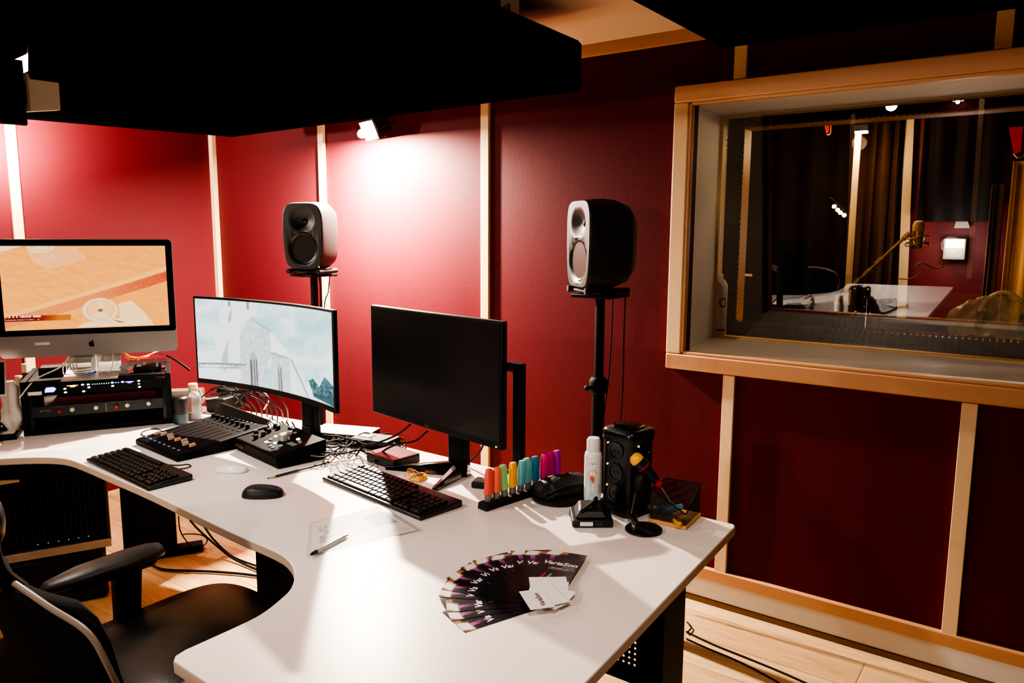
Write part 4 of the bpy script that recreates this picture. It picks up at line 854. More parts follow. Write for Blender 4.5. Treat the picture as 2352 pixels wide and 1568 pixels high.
G().lathe([(.05, .252), (.046, .262), (.03, .265)]).build('tower_cap', BLKG, t); G().tube([(.06, .02, .02), (.09, .05, .006), (.13, .07, .004)], .004).build('mains_lead', BLK, t)
# wallet stack
t = thing('card_reader', 'black leather case with a white label, in front of the aerosol can', 'case', (1.822, 1.035, DZ), face(-.8, -.6))
G().loft([[(-.058, -.045, .002), (.058, -.045, .002), (.058, .05, .002), (-.058, .05, .002)], [(-.058, -.045, .022), (.058, -.045, .022), (.058, .05, .030), (-.058, .05, .030)]]).build('lower_case', M('black_leather', (18, 17, 17), .45, bump=.3, bs=250), t, bevel=.004)
G().loft([[(-.05, -.036, .024), (.046, -.036, .024), (.05, .05, .030), (-.046, .05, .030)], [(-.035, -.02, .044), (.03, -.02, .044), (.035, .045, .052), (-.03, .045, .052)]]).build('upper_flap', M('black_leather', (18, 17, 17), .45), t, bevel=.005)
G().tube([(-.03, -.03, .046), (0, .0, .055), (.02, .045, .056)], .006).build('strap', RUB, t)
G().box((-.018, -.0465, .013), (.036, .002, .011)).build('label_sticker', WPL, t); text('BOSS', .008, M('grey_print', (120, 120, 116), .5), t, (.018, -.0468, .012), (PI/2, 0, 0))
# round foot with short stem
t = thing('desk_stand', 'round black desk stand foot with a thick leaning neck, before the mesh box', 'stand', (1.857, .886, DZ))
G().lathe([(.05, .001), (.052, .003), (.051, .007), (.012, .010)], n=40).build('round_base', M('stand_black', (10, 11, 12), .35), t)
q = Vector(at(1452, 1180, x=1.89))-Vector((1.857, .886, DZ)); q2 = Vector(at(1470, 1095, x=1.92))-Vector((1.857, .886, DZ))
G().tube([(.004, .022, .006), (q.x*.8, q.y*.9, q.z*.8), tuple(q), tuple(q2)], .010, 12).build('neck', M('stand_black', (10, 11, 12), .35), t)
g = G(); g.sph(tuple(q2*.86), (.022, .022, .035)); g.build('holder', BLK, t, ang=1.2)
# screwdriver
a, b = Vector(at(1458, 1050, x=1.925)), Vector(at(1517, 1116, x=1.962)); c = Vector(at(1549, 1166, x=1.985)); ax = (b-a).normalized()
t = thing('screwdriver', 'screwdriver with a blue, red and yellow handle leaning into the mesh box', 'screwdriver', tuple(a)); up = ax.to_track_quat('Z', 'Y').to_matrix().to_4x4(); Lh = (b-a).length
def ax_lathe(prof, nm, m): g = G(); g.lathe(prof, n=20, mat=up); return g.build(nm, m, t, ang=1.2)
ax_lathe([(.001, -.012), (.012, -.009), (.020, .002), (.0205, .014)], 'yellow_end', M('handle_yellow', (246, 176, 44), .35))
ax_lathe([(.0202, .0145), (.021, .03), (.0205, .034)], 'grip', M('handle_blue', (24, 34, 56), .4)); ax_lathe([(.021, .0345), (.021, .038), (.020, .040)], 'red_ring', M('handle_red', (196, 24, 44), .4))
ax_lathe([(.0195, .0405), (.016, Lh*.7), (.011, Lh*.84)], 'grip', M('handle_blue', (24, 34, 56), .4)); ax_lathe([(.0095, Lh*.845), (.013, Lh*.95), (.008, Lh)], 'red_collar', M('handle_red', (196, 24, 44), .4))
G().cyl(b-a, c-a, .0028, n=10).build('shaft', SILV, t)
# mesh box
bx = thing('mesh_box', 'black wire-mesh box on a wooden base at the desk corner', 'box', (1.987, .850, DZ), math.radians(3))
G().box((0, 0, .006), (.125, .112, .010)).build('wooden_base', wood('box_base_wood', (200, 140, 80), (224, 170, 110)), bx, bevel=.001)
def mesh_mat():
    m = bpy.data.materials.new('wire_mesh'); m.use_nodes = True; nt = m.node_tree; b = nt.nodes['Principled BSDF']; b.inputs['Base Color'].default_value = (.008, .01, .01, 1); b.inputs['Roughness'].default_value = .5
    tc = nt.nodes.new('ShaderNodeTexCoord'); mp = nt.nodes.new('ShaderNodeMapping'); mp.inputs['Rotation'].default_value = (.6, .5, .78); ch = nt.nodes.new('ShaderNodeTexChecker'); ch.inputs['Scale'].default_value = 520
    mr = nt.nodes.new('ShaderNodeMapRange'); mr.inputs[3].default_value = .45; mr.inputs[4].default_value = 1.
    L = nt.links.new; L(tc.outputs['Object'], mp.inputs[0]); L(mp.outputs[0], ch.inputs['Vector']); L(ch.outputs['Fac'], mr.inputs[0]); L(mr.outputs[0], b.inputs['Alpha']); return m
g = G(); w_, d_, h_ = .059, .053, .10
for (x0, y0, x1, y1, ha, hb) in ((-w_, -d_, -w_, d_, .045, h_), (-w_, d_, w_, d_, h_, h_), (w_, d_, w_, -d_, h_, h_), (w_, -d_, -w_, -d_, h_, .045)): g.add([(x0, y0, .012), (x1, y1, .012), (x1, y1, hb), (x0, y0, ha)], [(0, 1, 2, 3)])
g.build('mesh_wall', mesh_mat(), bx, smooth=False)
G().tube([(-w_, -d_, .045), (-w_, d_, h_), (w_, d_, h_), (w_, -d_, h_), (-w_, -d_, .045)], .0018, k=1).build('rim_wire', BLKM, bx)
TEAL, TE2 = M('teal_grip', (24, 84, 98), .5), M('teal_striped_grip', (90, 146, 156), .5)
for (u0, v0, u1, v1, m, lb, r_) in ((1505, 1190, 1550, 1158, TEAL, 'dark teal marker lying tilted out of the mesh box, rear one', .009), (1520, 1190, 1568, 1165, TE2, 'light teal striped marker lying tilted in the mesh box, front one', .010)):
    a, b = Vector(at(u0, v0, x=1.955)), Vector(at(u1, v1, x=2.0)); a.z = max(a.z, DZ+.025); b.z = max(b.z, DZ+.04)
    t = thing('marker_pen', lb, 'marker', tuple(a)); G().cyl((0, 0, 0), (b-a)*.8, r_, n=14).build('marker_body', m, t, bevel=.002); G().cyl((b-a)*.8, b-a, r_*.96, r_*.85, n=14).build('marker_cap', m, t, bevel=.002)
t = thing('clothes_peg', 'orange-yellow striped grip at the bottom of the mesh box', 'peg', tuple(at(1556, 1197, z=DZ+.022)), .9)
G().loft([[(x, y, z) for x, y in se(.022*s, .009*s, .8, 16)] for z, s in ((-.008, .8), (0, 1), (.006, .7))]).build('grip', M('amber_plastic', (220, 150, 30), .4), t)
for i in range(6): G().box((-.015+.006*i, 0, .0065), (.002, .014, .002)).build('ridge', M('dark_amber', (110, 70, 20), .5), t)
# ------------------------------------------------------------------ boxes, bottle, cup
t = thing('network_switch', 'flat white-topped box with a black front behind the cable tangle', 'network switch', (*V2(792, 986, DZ+.035), DZ), face(-.93, -.35))
G().box((0, 0, .017), (.245, .13, .030)).build('switch_body', BLK, t, bevel=.002); G().box((0, .0, .0335), (.247, .132, .003)).build('top_cover', M('switch_white', (222, 218, 212), .35), t)
for i in range(5): G().box((-.09+i*.026, -.066, .014), (.018, .004, .014)).build('port', M('port_metal', (180, 184, 184), .3, metal=.6), t)
t = thing('black_box', 'flat black power box lying behind the red-topped box among cables', 'box', (*V2(862, 1012, DZ+.02), DZ), face(-.9, -.2)); G().box((0, 0, .018), (.17, .10, .034)).build('box_body', BLK, t, bevel=.004)
G().box((-.04, 0, .036), (.05, .04, .003)).build('box_sticker', WPL, t)
t = thing('red_topped_box', 'black box with a glossy dark red top, left of the switched-off monitor stand', 'box', (*V2(903, 1043, DZ+.03), DZ), face(-.93, .1))
G().box((0, 0, .018), (.155, .12, .032)).build('box_body', BLK, t, bevel=.003); G().box((0, 0, .0355), (.152, .118, .004)).build('red_lid', M('dark_red_gloss', (92, 30, 32), .25), t, bevel=.001)
t = thing('small_black_box', 'small flat black box beside the coral highlighter', 'box', (*V2(1112, 1110, DZ+.01), DZ), face(-.8, -.3)); G().box((0, 0, .011), (.07, .06, .020)).build('box_body', BLK, t, bevel=.004); G().box((0, 0, .0215), (.06, .05, .002)).build('box_lid', M('box_lid_brown', (70, 56, 52), .4), t)
t = thing('white_box', 'white carton at the back of the desk behind the glass bottle', 'box', (*V2(425, 912, DZ+.03), DZ), face(-.6, -.7)); G().box((0, 0, .035), (.17, .07, .066)).build('carton', M('white_carton', (222, 212, 196), .6), t, bevel=.002); G().box((0, -.0355, .045), (.12, .001, .004)).build('carton_line', M('brown_line', (120, 96, 70), .6), t)
t = thing('glass_bottle', 'small clear glass bottle with a wooden stopper beside the rack case', 'bottle', (*V2(447, 962, DZ), DZ))
G().lathe([(.028, .002), (.032, .006), (.032, .098), (.026, .116), (.017, .126), (.017, .136)]).build('bottle_glass', M('bottle_glass', (235, 240, 240), .04, trans=.9, var=0), t, ang=1.2)
G().lathe([(.030, .008), (.030, .034), (.029, .035)]).build('liquid', M('grey_liquid', (120, 112, 104), .3), t); G().lathe([(.018, .137), (.020, .139), (.020, .158), (.018, .160)]).build('stopper', wood('stopper_wood', (206, 164, 112), (226, 190, 140)), t)
t = thing('travel_cup', 'black and teal cup standing left of the glass bottle', 'cup', (*V2(416, 972, DZ), DZ))
G().lathe([(.026, .001), (.030, .004), (.031, .045)]).build('cup_foot', M('teal_plastic', (10, 48, 54), .5), t); G().lathe([(.031, .0455), (.033, .10), (.033, .112), (.024, .12)]).build('cup_body', BLK, t)
t = thing('rubber_band_bag', 'small orange bag of rubber bands lying before the black monitor foot', 'bag', (*V2(962, 1100, DZ), DZ), .3)
ORB = M('orange_translucent', (240, 170, 80), .35)
G().loft([[(x*(1+.15*math.sin(7*x*90)), y, z) for x, y in se(.032*s, .026*s, .8, 22)] for z, s in ((.001, .95), (.006, 1), (.014, .8), (.018, .4))]).build('bag_body', ORB, t)
G().box((0, -.004, .0185), (.034, .016, .0015)).build('bag_print', M('dark_brown_print', (90, 44, 20), .5), t)
for i in range(7): a = i*.9; G().tube([(.02*math.cos(a), .01+.014*math.sin(a), .016), (.035*math.cos(a), .03+.02*math.sin(a+1), .022+.004*math.sin(i)), (.02*math.cos(a+.8), .045, .012), (.01*math.cos(a), .03, .016)], .0012, 6).build('rubber_band', ORB, t)
# ------------------------------------------------------------------ cable tangle
GC = 'black cables tangled on the desk behind the keyboards'; LC = 'black cable in the tangle on the desk between the two right monitors'
rc = random.Random(11)
for i in range(16):
    u0 = rc.uniform(700, 760); v0 = rc.uniform(985, 1050); u1 = rc.uniform(840, 940); v1 = rc.uniform(990, 1068); pts = []
    for k_ in range(6):
        s = k_/5; pts.append((u0+(u1-u0)*s+rc.uniform(-16, 16), v0+(v1-v0)*s+rc.uniform(-17, 17), rc.uniform(0, .03)))
    dcable(pts, rc.choice((.0022, .003, .0036)), BLK, LC, GC)
for i in range(6):
    u0 = rc.uniform(745, 800); v0 = rc.uniform(1010, 1080); pts = [(u0+rc.uniform(0, 110)*k_/3+rc.uniform(-14, 14), v0+rc.uniform(-18, 16), rc.uniform(0, .012)) for k_ in range(5)]
    dcable(pts, .0013, GCAB, 'thin grey wire in the tangle before the red-topped box', 'thin grey wires in the tangle')
dcable([(760, 1062), (800, 1056), (840, 1050, .01), (870, 1046, .02)], .0016, GCAB, 'thin grey wire running from the controller into the tangle')
for i, (u, v) in enumerate(((942, 975), (982, 990))):
    cable([at(u, v, x=1.79), at(u-28, v+22, x=1.83), at(u-70, v+30 if i else v+40, x=1.86), at(u-105, v+48, x=1.88), at(u-125, v+72, z=DZ+.006)], .0035, BLK, ['thick black cable drooping from the left half of the dark monitor bottom', 'thick black cable drooping from nearer the dark monitor stand'][i])
cable([at(1118, 1000, x=1.95), at(1100, 1040, x=2.0), at(1068, 1068, x=2.02)], .004, BLK, 'black cable beside the dark monitor column')
GM = 'black cables under the curved monitor'; LM = 'black cable in the bundle hanging behind the curved monitor'
for i in range(9):
    u0 = 500+i*12; cable([at(u0-30+rc.uniform(-25, 5), 912+rc.uniform(-20, 16), x=1.93), at(u0, 893+rc.uniform(-12, 16), x=1.90), at(u0+40, 912+rc.uniform(-10, 10), x=1.92), at(u0+62, 936+rc.uniform(-6, 8), x=1.98), at(u0+66, 958+rc.uniform(-4, 8), z=DZ+.006)], .0032, BLK, LM, GM)
cable([at(540, 885, x=1.9), at(600, 898, x=1.92), at(617, 918, x=1.95), at(606, 940, x=1.97)], .0028, WCAB, 'white cable arching behind the grey tablet')
cable([at(460, 895, x=1.95), at(470, 915, x=1.93), at(500, 912, x=1.93)], .0028, WCAB, 'white cable curling behind the glass bottle')
t = thing('power_adaptor', 'black power adaptor under the curved monitor behind the grey tablet', 'adaptor', (*V2(520, 925, DZ+.03), DZ), .3)
G().box((0, 0, .035), (.16, .10, .068)).build('adaptor_body', BLK, t, bevel=.008); G().box((.02, -.0, .085), (.09, .07, .028), (.2, .1, 0)).build('adaptor_brick', BLK, t, bevel=.006)
for i, (dx, a) in enumerate(((0, 6), (-10, -5), (12, 4))): cable([at(658+dx, 968, z=DZ+.05), at(668+dx, 985, z=DZ+.02), at(672+dx+a, 998, z=DZ+.006), at(690+dx+a, 1004, z=DZ+.006)], .003, BLK, 'black cable coming off the curved monitor stand base', 'cables at the curved monitor stand base')
for i in range(2): dcable([(618, 958+i*8), (640, 970+i*10, .02), (652, 985+i*6, .01), (660, 1000+i*4)], .0022, BLK, 'thin black cable between the grey tablet and the monitor column', 'thin cables by the grey tablet')
# ------------------------------------------------------------------ below the desk
def fcable(pts, r, label, mat=BLK, grp=None): return cable([tuple(at(u, v, z=z)) for u, v, z in pts], r, mat, label, grp)
fcable([(345, 1295, .01), (380, 1308, .01), (480, 1312, .01), (560, 1318, .01), (640, 1330, .01)], .006, 'thick black cable lying on the floor under the desk')
fcable([(437, 1195, .25), (455, 1215, .18), (478, 1236, .1), (500, 1255, .05), (540, 1285, .015), (600, 1312, .01), (645, 1326, .01)], .005, 'black cable hanging from the desk down to the floor')
fcable([(470, 1210, .2), (492, 1240, .08), (530, 1275, .01), (580, 1296, .01), (640, 1314, .01)], .005, 'second black cable hanging from the desk down to the floor')
fcable([(410, 1185, .3), (413, 1215, .2), (425, 1238, .1), (445, 1258, .03), (465, 1255, .02), (476, 1240, .04), (462, 1228, .08), (430, 1226, .12), (418, 1228, .14)], .003, 'thin black cable looping in a ring under the desk')
fcable([(645, 1355, .2), (622, 1352, .12), (614, 1366, .1), (622, 1380, .1), (645, 1382, .1)], .006, 'pale cable coil hanging beside the inner desk leg', WCAB)
fcable([(640, 1290, .4), (632, 1320, .3), (634, 1345, .22), (641, 1356, .18)], .004, 'grey cable running down beside the inner desk leg', GCAB)
fcable([(1578, 1428, .01), (1588, 1440, .01), (1578, 1452, .01)], .003, 'short loop of dark cable on the floor beside the right desk leg')
fcable([(1576, 1450, .005), (1640, 1480, .005), (1720, 1512, .005), (1800, 1545, .005), (1900, 1590, .005)], .003, 'dark cable along the floor, nearer the wall')
fcable([(1576, 1466, .005), (1620, 1486, .005), (1700, 1520, .005), (1790, 1568, .005), (1840, 1600, .005)], .003, 'dark cable along the floor, nearer the desk')
t = thing('equipment_cabinet', 'black grilled cabinet with a silver lower edge, under the far end of the desk', 'cabinet', (1.24, 3.30, 0), face(-.42, -.91))
G().box((0, .10, .44), (.56, .20, .44)).build('cabinet_body', BLKM, t, bevel=.01)
g = G(); 
for i in range(26): g.box((-.24+.019*i, -.003, .46), (.004, .006, .34))
g.build('grille', M('grille_brown_black', (26, 22, 20), .5), t)
G().box((0, -.006, .245), (.57, .022, .035)).build('silver_trim', SILV, t, bevel=.004); G().box((.277, -.004, .45), (.012, .02, .42)).build('side_trim', M('dull_trim', (74, 66, 60), .4, metal=.4), t, bevel=.003)
for i in range(6): dot(t, .02+.036*i, .285, .005, .005, led((120, 190, 200), .8), 'indicator_lamp', y=-.0075)
G().box((-.01, .10, .11), (.54, .22, .22)).build('plinth', BLK, t, bevel=.02)
t = thing('white_cable_cover', 'white plastic piece in front of the black cabinet at the left edge', 'cover', tuple(at(8, 1112, z=.55)), face(-.4, -.9)); G().loft([[(-.1, -.02, 0), (-.1, .02, 0), (-.1, .02, .03), (-.1, -.02, .03)], [(.055, -.02, .006), (.055, .02, .006), (.055, .02, .016), (.055, -.02, .016)]]).build('cover_shell', WPL, t, bevel=.003); G().box((-.06, .0, -.26), (.02, .02, .52)).build('support_leg', BLKM, t)
# ------------------------------------------------------------------ office chair, facing +X (toward the right wall)
LEA = M('black_leather_seat', (13, 14, 15), .33, spec=.6, bump=.15, bs=350)
ch = thing('office_chair', 'black leather office chair with padded armrests, pushed under the desk', 'chair', (.98, 1.72, 0), 0)
def pill(cx, cy, cz, w_, d_, h_, e=.45, n=40, crown=.0):
    rg = []
    for s, z in ((.90, -.5), (.98, -.36), (1, 0), (.985, .3), (.90, .46), (.6, .52), (.2, .54)): rg.append([(cx+x*s, cy+y*s, cz+z*h_+crown*(1-s)*1.5) for x, y in se(w_/2, d_/2, e, n)])
    return G().loft(rg)
pill(.02, .0, .475, .54, .56, .10, crown=.025).build('seat', LEA, ch, ang=1.3)
G().tube([(-.24, -.27, .47), (.2, -.285, .465), (.28, -.2, .46), (.29, .2, .46), (.2, .285, .465), (-.24, .27, .47)], .005).build('seat_piping', BLK, ch)
G().box((0, 0, .40), (.34, .30, .05)).build('seat_plate', BLKM, ch, bevel=.01)
rg = []
for z, w_, y_, x_ in ((.30, .30, .12, -.30), (.42, .32, .10, -.32), (.52, .33, .06, -.34), (.58, .28, 0, -.33), (.68, .285, 0, -.355), (.76, .285, 0, -.37), (.80, .25, 0, -.375), (.815, .18, 0, -.378)):
    ring = [(x_+.024*math.cos(a)+.05*math.sin(a)**2, y_+w_*math.sin(a), z) for a in [2*PI*i/36 for i in range(36)]]; rg.append(ring)
G().loft(rg).build('backrest', M('black_back_shell', (9, 9, 10), .8, spec=.2), ch, ang=1.3); br_ = COL.objects[-1]
G().tube([(-.33, .285, .70), (-.345, .27, .785), (-.375, .15, .822), (-.378, -.0, .826), (-.375, -.16, .818), (-.35, -.262, .785), (-.33, -.295, .71), (-.29, -.27, .6)], .0065).build('back_piping', M('taupe_piping', (150, 134, 122), .4), br_)
G().tube([(-.36, 0, .80), (-.40, 0, .86), (-.41, 0, .93)], .016).build('headrest_post', BLKM, ch)
G().sph((-.42, .10, .97), (.05, .17, .085), 24).build('headrest', LEA, ch, ang=1.3)
for sy in (-1, 1):
    ay = .275*sy-(.045 if sy < 0 else 0); az_ = -.045 if sy < 0 else 0
    rg = []
    for x, w_, h_, z, yo in ((-.22, .008, .006, .655, .012), (-.20, .026, .016, .658, .010), (-.12, .044, .022, .664, .006), (0, .047, .022, .668, .0), (.06, .042, .021, .668, -.004), (.085, .030, .018, .667, -.006), (.092, .012, .008, .666, -.006)): rg.append([(x, ay+sy*yo+w_*math.cos(a), z+az_+h_*math.sin(a)) for a in [2*PI*i/20 for i in range(20)]])
    G().loft(rg).build('armrest', M('armrest_pad', (66, 60, 56), .42, bump=.1, bs=300), ch, ang=1.3)
    G().loft([[(-.15, ay-.02, .63), (.06, ay-.02, .63), (.06, ay+.02, .63), (-.15, ay+.02, .63)], [(-.16, ay-.025, .655), (.08, ay-.025, .655), (.08, ay+.025, .655), (-.16, ay+.025, .655)]]).build('arm_bracket', BLKM, ch, bevel=.005)
    G().loft([[(-.03, ay+sy*.04-.012, .40), (.035, ay+sy*.04-.012, .40), (.035, ay+sy*.04+.012, .40), (-.03, ay+sy*.04+.012, .40)], [(-.045, ay-.015, .64), (.03, ay-.015, .64), (.03, ay+.015, .64), (-.045, ay+.015, .64)]]).build('arm_post', BLK, ch, bevel=.004)
    G().box((0, ay*.75, .395), (.07, .21, .02)).build('arm_strut', BLKM, ch, bevel=.003)
G().tube([(-.05, .2, .40), (-.07, .33, .415), (-.12, .36, .42)], .010).build('tilt_lever', BLK, ch); G().sph((-.09, .40, .40), (.03, .03, .03)).build('tension_knob', BLK, ch)
G().cyl((0, 0, .1), (0, 0, .38), .024).build('gas_column', BLKM, ch)
for i in range(5):
    a = 2*PI*i/5+.3; c_, s_ = math.cos(a), math.sin(a)
    G().loft([[(c_*r_-s_*w_*q1, s_*r_+c_*w_*q1, z+h_*q2) for q1, q2 in ((-1, -1), (1, -1), (1, 1), (-1, 1))] for r_, w_, z, h_ in ((.02, .025, .12, .02), (.30, .014, .085, .012))]).build('base_leg', BLK, ch, bevel=.004); bl_ = COL.objects[-1]
    G().cyl((c_*.30-s_*.02, s_*.30+c_*.02, .03), (c_*.30+s_*.02, s_*.30-c_*.02, .03), .028).build('caster', BLK, bl_)
# ------------------------------------------------------------------ on and beyond the window sill
p = at(1648, 772, z=WZ0+.004); t = thing('spray_bottle', 'white spray can with a red ring mark standing on the window sill', 'spray can', (p.x, p.y, WZ0+.0045), face(-.85, -.52))
G().lathe([(.036, 0), (.038, .004), (.038, .235), (.034, .255), (.022, .272)]).build('can_body', M('can_grey_white', (206, 200, 198), .3), t); G().lathe([(.015, .272), (.015, .295), (.012, .298)]).build('nozzle', WPL, t)
g = G(); f = lambda a, z: (.0384*math.sin(a), -.0384*math.cos(a), z)
n = 20; vs = []
for i in range(n): b_ = 2*PI*i/n; vs += [f(.35+.55*math.cos(b_), .165+.024*math.sin(b_)), f(.35+.34*math.cos(b_), .165+.014*math.sin(b_))]
g.add(vs, [(2*i, 2*((i+1) % n), 2*((i+1) % n)+1, 2*i+1) for i in range(n)]); g.build('ring_mark', M('red_print', (170, 30, 34), .4), t)
g = G(); g.add([f(a, z) for a in (-.3, 0, .3, .6, .9) for z in (.03, .04)], [(2*i, 2*i+2, 2*i+3, 2*i+1) for i in range(4)]); g.build('red_band', M('red_print', (170, 30, 34), .4), t)
for z in (.09, .1, .11, .12, .205): g = G(); g.add([f(a, zz) for a in (0, .3, .6, .9) for zz in (z, z+.002)], [(2*i, 2*i+2, 2*i+3, 2*i+1) for i in range(3)]); g.build('print_line', M('grey_print2', (150, 130, 126), .4), t)
# booth: microphone on boom
BM = M('champagne_metal', (206, 172, 120), .35, metal=.7)
bxm = 4.35
pe, pb_ = at(1920, 692, x=bxm), at(2078, 545, x=bxm)
t = thing('microphone_stand', 'boom microphone stand slanting up inside the booth', 'microphone stand', (pe.x, pe.y, 0))
O = Vector((pe.x, pe.y, 0)); a, b = pe-O, pb_-O; G().cyl(a, b, .008).build('boom', BM, t)
pj = a+(b-a)*.38; G().cyl((pj.x, pj.y, .05), pj, .012).build('upright', BLKM, t)
for s_, nm in ((.0, 'counterweight'), (.30, 'clamp'), (.45, 'clamp'), (.62, 'clamp'), (1, 'clamp')):
    c = a+(b-a)*s_; G().cyl(c-(b-a).normalized()*.012, c+(b-a).normalized()*.03, .013).build(nm, BM, t)
for i in range(3): an_ = i*2.1+.5; G().tube([(pj.x, pj.y, .2), (pj.x+.3*math.cos(an_), pj.y+.3*math.sin(an_), .01)], .009).build('leg', BLKM, t)
pm_ = at(2108, 545, x=bxm); t = thing('microphone', 'cream condenser microphone in a shock mount at the boom tip', 'microphone', tuple(pm_))
g = G(); g.lathe([(.024, -.055), (.027, -.05), (.027, .03)]); g.build('mic_body', BM, t)
g = G(); g.lathe([(.027, .031), (.028, .06), (.022, .078), (.010, .084)]); g.build('mic_grille', M('cream_mesh', (222, 190, 140), .5), t)
for z, r_ in ((-.035, .055), (.0, .05)): G().tube([(r_*math.cos(q_), r_*math.sin(q_), z+.01*math.sin(q_*2)) for q_ in [2*PI*i/12 for i in range(13)]], .003).build('shock_ring', BM, t)
g = G()
for i in range(6): q_ = PI*i/3; G().tube([(.052*math.cos(q_), .052*math.sin(q_), .0), (.03*math.cos(q_+.5), .03*math.sin(q_+.5), -.02), (.052*math.cos(q_+1), .052*math.sin(q_+1), -.036)], .002).build('elastic_band', BM, t)
cable([at(2103, 612, x=4.2), at(2118, 604, x=4.2), at(2145, 615, x=4.2), at(2163, 612, x=4.2), at(2166, 602, x=4.2)], .005, BM, 'pale cable curling below the microphone in the booth')
cable([at(2062, 640, x=4.3), at(2092, 640, x=4.3), at(2115, 625, x=4.3), at(2120, 615, x=4.3)], .003, BM, 'thin cable arcing under the pale curling cable in the booth')
# white wall light inside
pw = at(2192, 570, x=5.2); t = thing('wall_light', 'square white wall light on the red booth wall', 'lamp', tuple(pw), -PI/2)
G().box((0, .035, -.005), (.115, .07, .125)).build('lamp_housing', M('lamp_grey', (170, 165, 150), .4), t, bevel=.006); G().box((0, -.004, .028), (.09, .006, .045)).build('lamp_glass', M('lamp_glow', (255, 255, 255), .3, emit=(255, 255, 255), es=14), t); G().box((0, -.003, -.03), (.08, .004, .045)).build('lamp_panel', M('lamp_dim', (160, 165, 140), .3, emit=(180, 190, 150), es=.5), t)
lamp('POINT', (5.0, pw.y, pw.z+.02), 3.5, (1, .86, .78), .05, name='wall_light_beam')
pw = at(2210, 512, x=5.25); t = thing('wall_bracket', 'grey bracket hanging above the square white light in the booth', 'bracket', tuple(pw), -PI/2); G().loft([[(-.04, -.01, -.03), (.045, -.01, -.03), (.045, .02, -.03), (-.04, .02, -.03)], [(-.03, -.01, .035), (.02, -.01, .04), (.02, .02, .04), (-.03, .02, .035)]]).build('bracket_plate', M('lamp_grey', (170, 165, 150), .4), t, bevel=.004)
# warm lamps
pl_ = at(1980, 298, x=4.85); t = thing('ceiling_lamp', 'glowing lamp at the top of the leaning pale batten in the booth', 'lamp', tuple(pl_)); G().box((0, 0, .01), (.05, .08, .04)).build('lamp_housing', BLKM, t, bevel=.004); G().box((-.01, 0, -.015), (.04, .065, .012)).build('lamp_glass', M('lamp_glow_warm', (255, 230, 190), .3, emit=(255, 226, 180), es=18), t)
lamp('POINT', (pl_.x-.06, pl_.y, pl_.z-.08), 8, (1, .70, .38), .04, name='booth_lamp_beam')
lamp('AREA', (4.4, 1.2, 2.5), 15, (1, .68, .36), .4, target=(3.7, .4, 1.2), name='booth_fill')  # unseen area fill added to brighten the booth
for i, (u, v) in enumerate(((1916, 474), (1924, 482), (1930, 488), (1939, 494))):
    pp = at(u, v, x=4.7); t = thing('fairy_light', 'tiny warm bulb in the slanting row of four inside the booth', 'light', tuple(pp), 0, 'slanting row of four warm bulbs in the booth'); G().sph((0, 0, 0), .012, 10).build('bulb', M('fairy_glow', (255, 220, 150), .3, emit=(255, 214, 140), es=14), t); G().cyl((0, 0, .008), (0, 0, .03), .004).build('bulb_cap', BLKM, t)
t = thing('light_rail', 'dark slanting rail carrying the row of warm bulbs', 'rail', tuple(at(1905, 466, x=4.72))); e_ = at(1946, 500, x=4.72)-at(1905, 466, x=4.72); G().tube([(0, 0, .03), tuple(e_+Vector((0, 0, .03)))], .006).build('rail_tube', BLKM, t)
for (u, v, lb) in ((1898, 290, 'small red clip at the booth top beside the pale lamp batten'), (2332, 318, 'larger red strap hanging at the right edge inside the booth')):
    s_ = 1 if u > 2000 else .5; pp = at(u, v, x=4.9); t = thing('hanging_strap', lb, 'strap', tuple(pp), -PI/2); G().loft([[(-.035*s_, 0, .06*s_), (.03*s_, 0, .06*s_), (.03*s_, .01, .06*s_), (-.035*s_, .01, .06*s_)], [(.0, 0, -.08*s_), (.03*s_, 0, -.07*s_), (.03*s_, .01, -.07*s_), (.0, .01, -.08*s_)]]).build('strap_band', M('glowing_red_strap', (190, 30, 40), .6, emit=(160, 20, 30), es=.25), t)  # faint red glow put into the strap colour, no lamp here
    G().tube([(.0, 0, -.08*s_), (.02*s_, -.01, -.10*s_), (.05*s_, 0, -.08*s_), (.045*s_, 0, .05*s_)], .004).build('strap_hook', BM, t)
t = thing('door_handle', 'small brass door handle beside the left side of the booth opening', 'handle', tuple(at(1700, 631, x=3.80))); e_ = at(1727, 632, x=3.80)-at(1700, 631, x=3.80); G().tube([(0, 0, 0), tuple(e_)], .006).build('lever', M('glowing_brass', (230, 190, 130), .3, emit=(230, 180, 110), es=.3), t)  # door handle, with a faint warm glow put into its brass
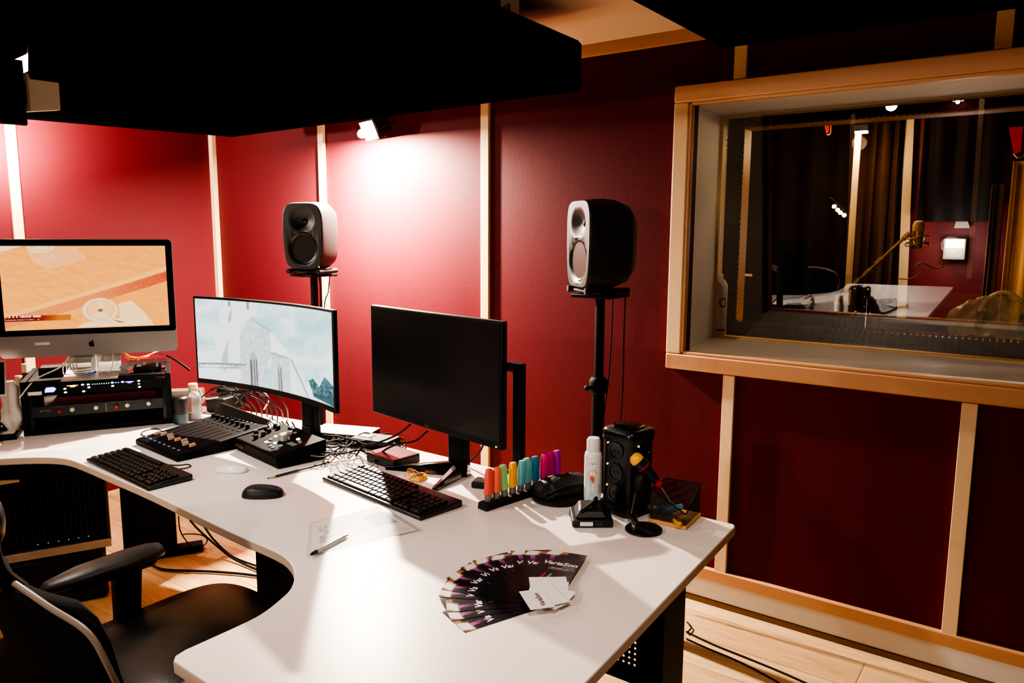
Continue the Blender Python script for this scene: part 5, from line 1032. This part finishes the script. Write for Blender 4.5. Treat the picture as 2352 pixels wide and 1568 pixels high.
# items on the booth side sill
for (u, v, h_, lb) in ((1962, 758, .085, 'short black bottle on the far sill, left of the slim one'), (1987, 762, .19, 'slim black stand on the far window sill')):
    pp = at(u, v, x=3.74); t = thing('small_bottle', lb, 'bottle', (pp.x, pp.y, T0+.017)); r_ = .016 if h_ < .1 else .010
    G().lathe([(r_*1.3, 0), (r_, .01), (r_, h_*.7), (r_*.6, h_*.8), (r_*.6, h_)]).build('bottle_body', BLKG, t); G().sph((r_*.3, 0, h_), (.009, .009, .007)).build('bottle_top', BRASS, t)
PLS = M('crinkled_plastic', (206, 188, 150), .2, alpha=.38, bump=.8, bs=40)
pp = at(2275, 800, x=3.66); t = thing('plastic_bag', 'crumpled clear plastic bag at the right end of the studio window sill', 'bag', (pp.x, pp.y, WZ0+.075))
rc2 = random.Random(5); rg = []
for z, s in ((0, .9), (.03, 1), (.08, .98), (.12, .85), (.15, .55), (.165, .25)): rg.append([(x*s*.6+rc2.uniform(-.01, .01), y*s+rc2.uniform(-.012, .012), z+rc2.uniform(-.008, .008)) for x, y in se(.09, .17, .8, 30)])
o = G().loft(rg).build('plastic_skin', PLS, t, ang=1.2); q = o.modifiers.new('u', 'SUBSURF'); q.levels = q.render_levels = 2; tx = bpy.data.textures.new('crumple', 'CLOUDS'); tx.noise_scale = .05; q = o.modifiers.new('d', 'DISPLACE'); q.texture = tx; q.strength = .05
t2 = thing('headphones', 'black headphones with a cream headband wrapped in the clear bag', 'headphones', (pp.x, pp.y-.03, WZ0+.078))
G().tube([(0, -.085, .07), (0, -.06, .15), (0, 0, .185), (0, .06, .15), (0, .085, .07)], .008).build('headband', M('cream_band', (226, 200, 150), .4), t2)
for s_ in (-1, 1): G().lathe([(.02, -.02), (.042, -.015), (.045, .01), (.02, .02)], mat=Matrix.Translation((0, s_*.075, .06)) @ Matrix.Rotation(PI/2, 4, 'X')).build('ear_cup', BLK, t2)
pp = at(2260, 745, x=4.9); t = thing('dark_shelf', 'dark shelf rail running along the booth wall behind the plastic bag', 'shelf', (4.80, pp.y+.05, .85)); G().box((0, 0, .2), (.26, .9, .04)).build('shelf_board', M('shelf_brown', (40, 24, 20), .5), t, bevel=.003)
for y_ in (-.42, .42): G().box((0, y_, -.34), (.24, .03, 1.02)).build('shelf_leg', M('shelf_brown', (40, 24, 20), .5), t)
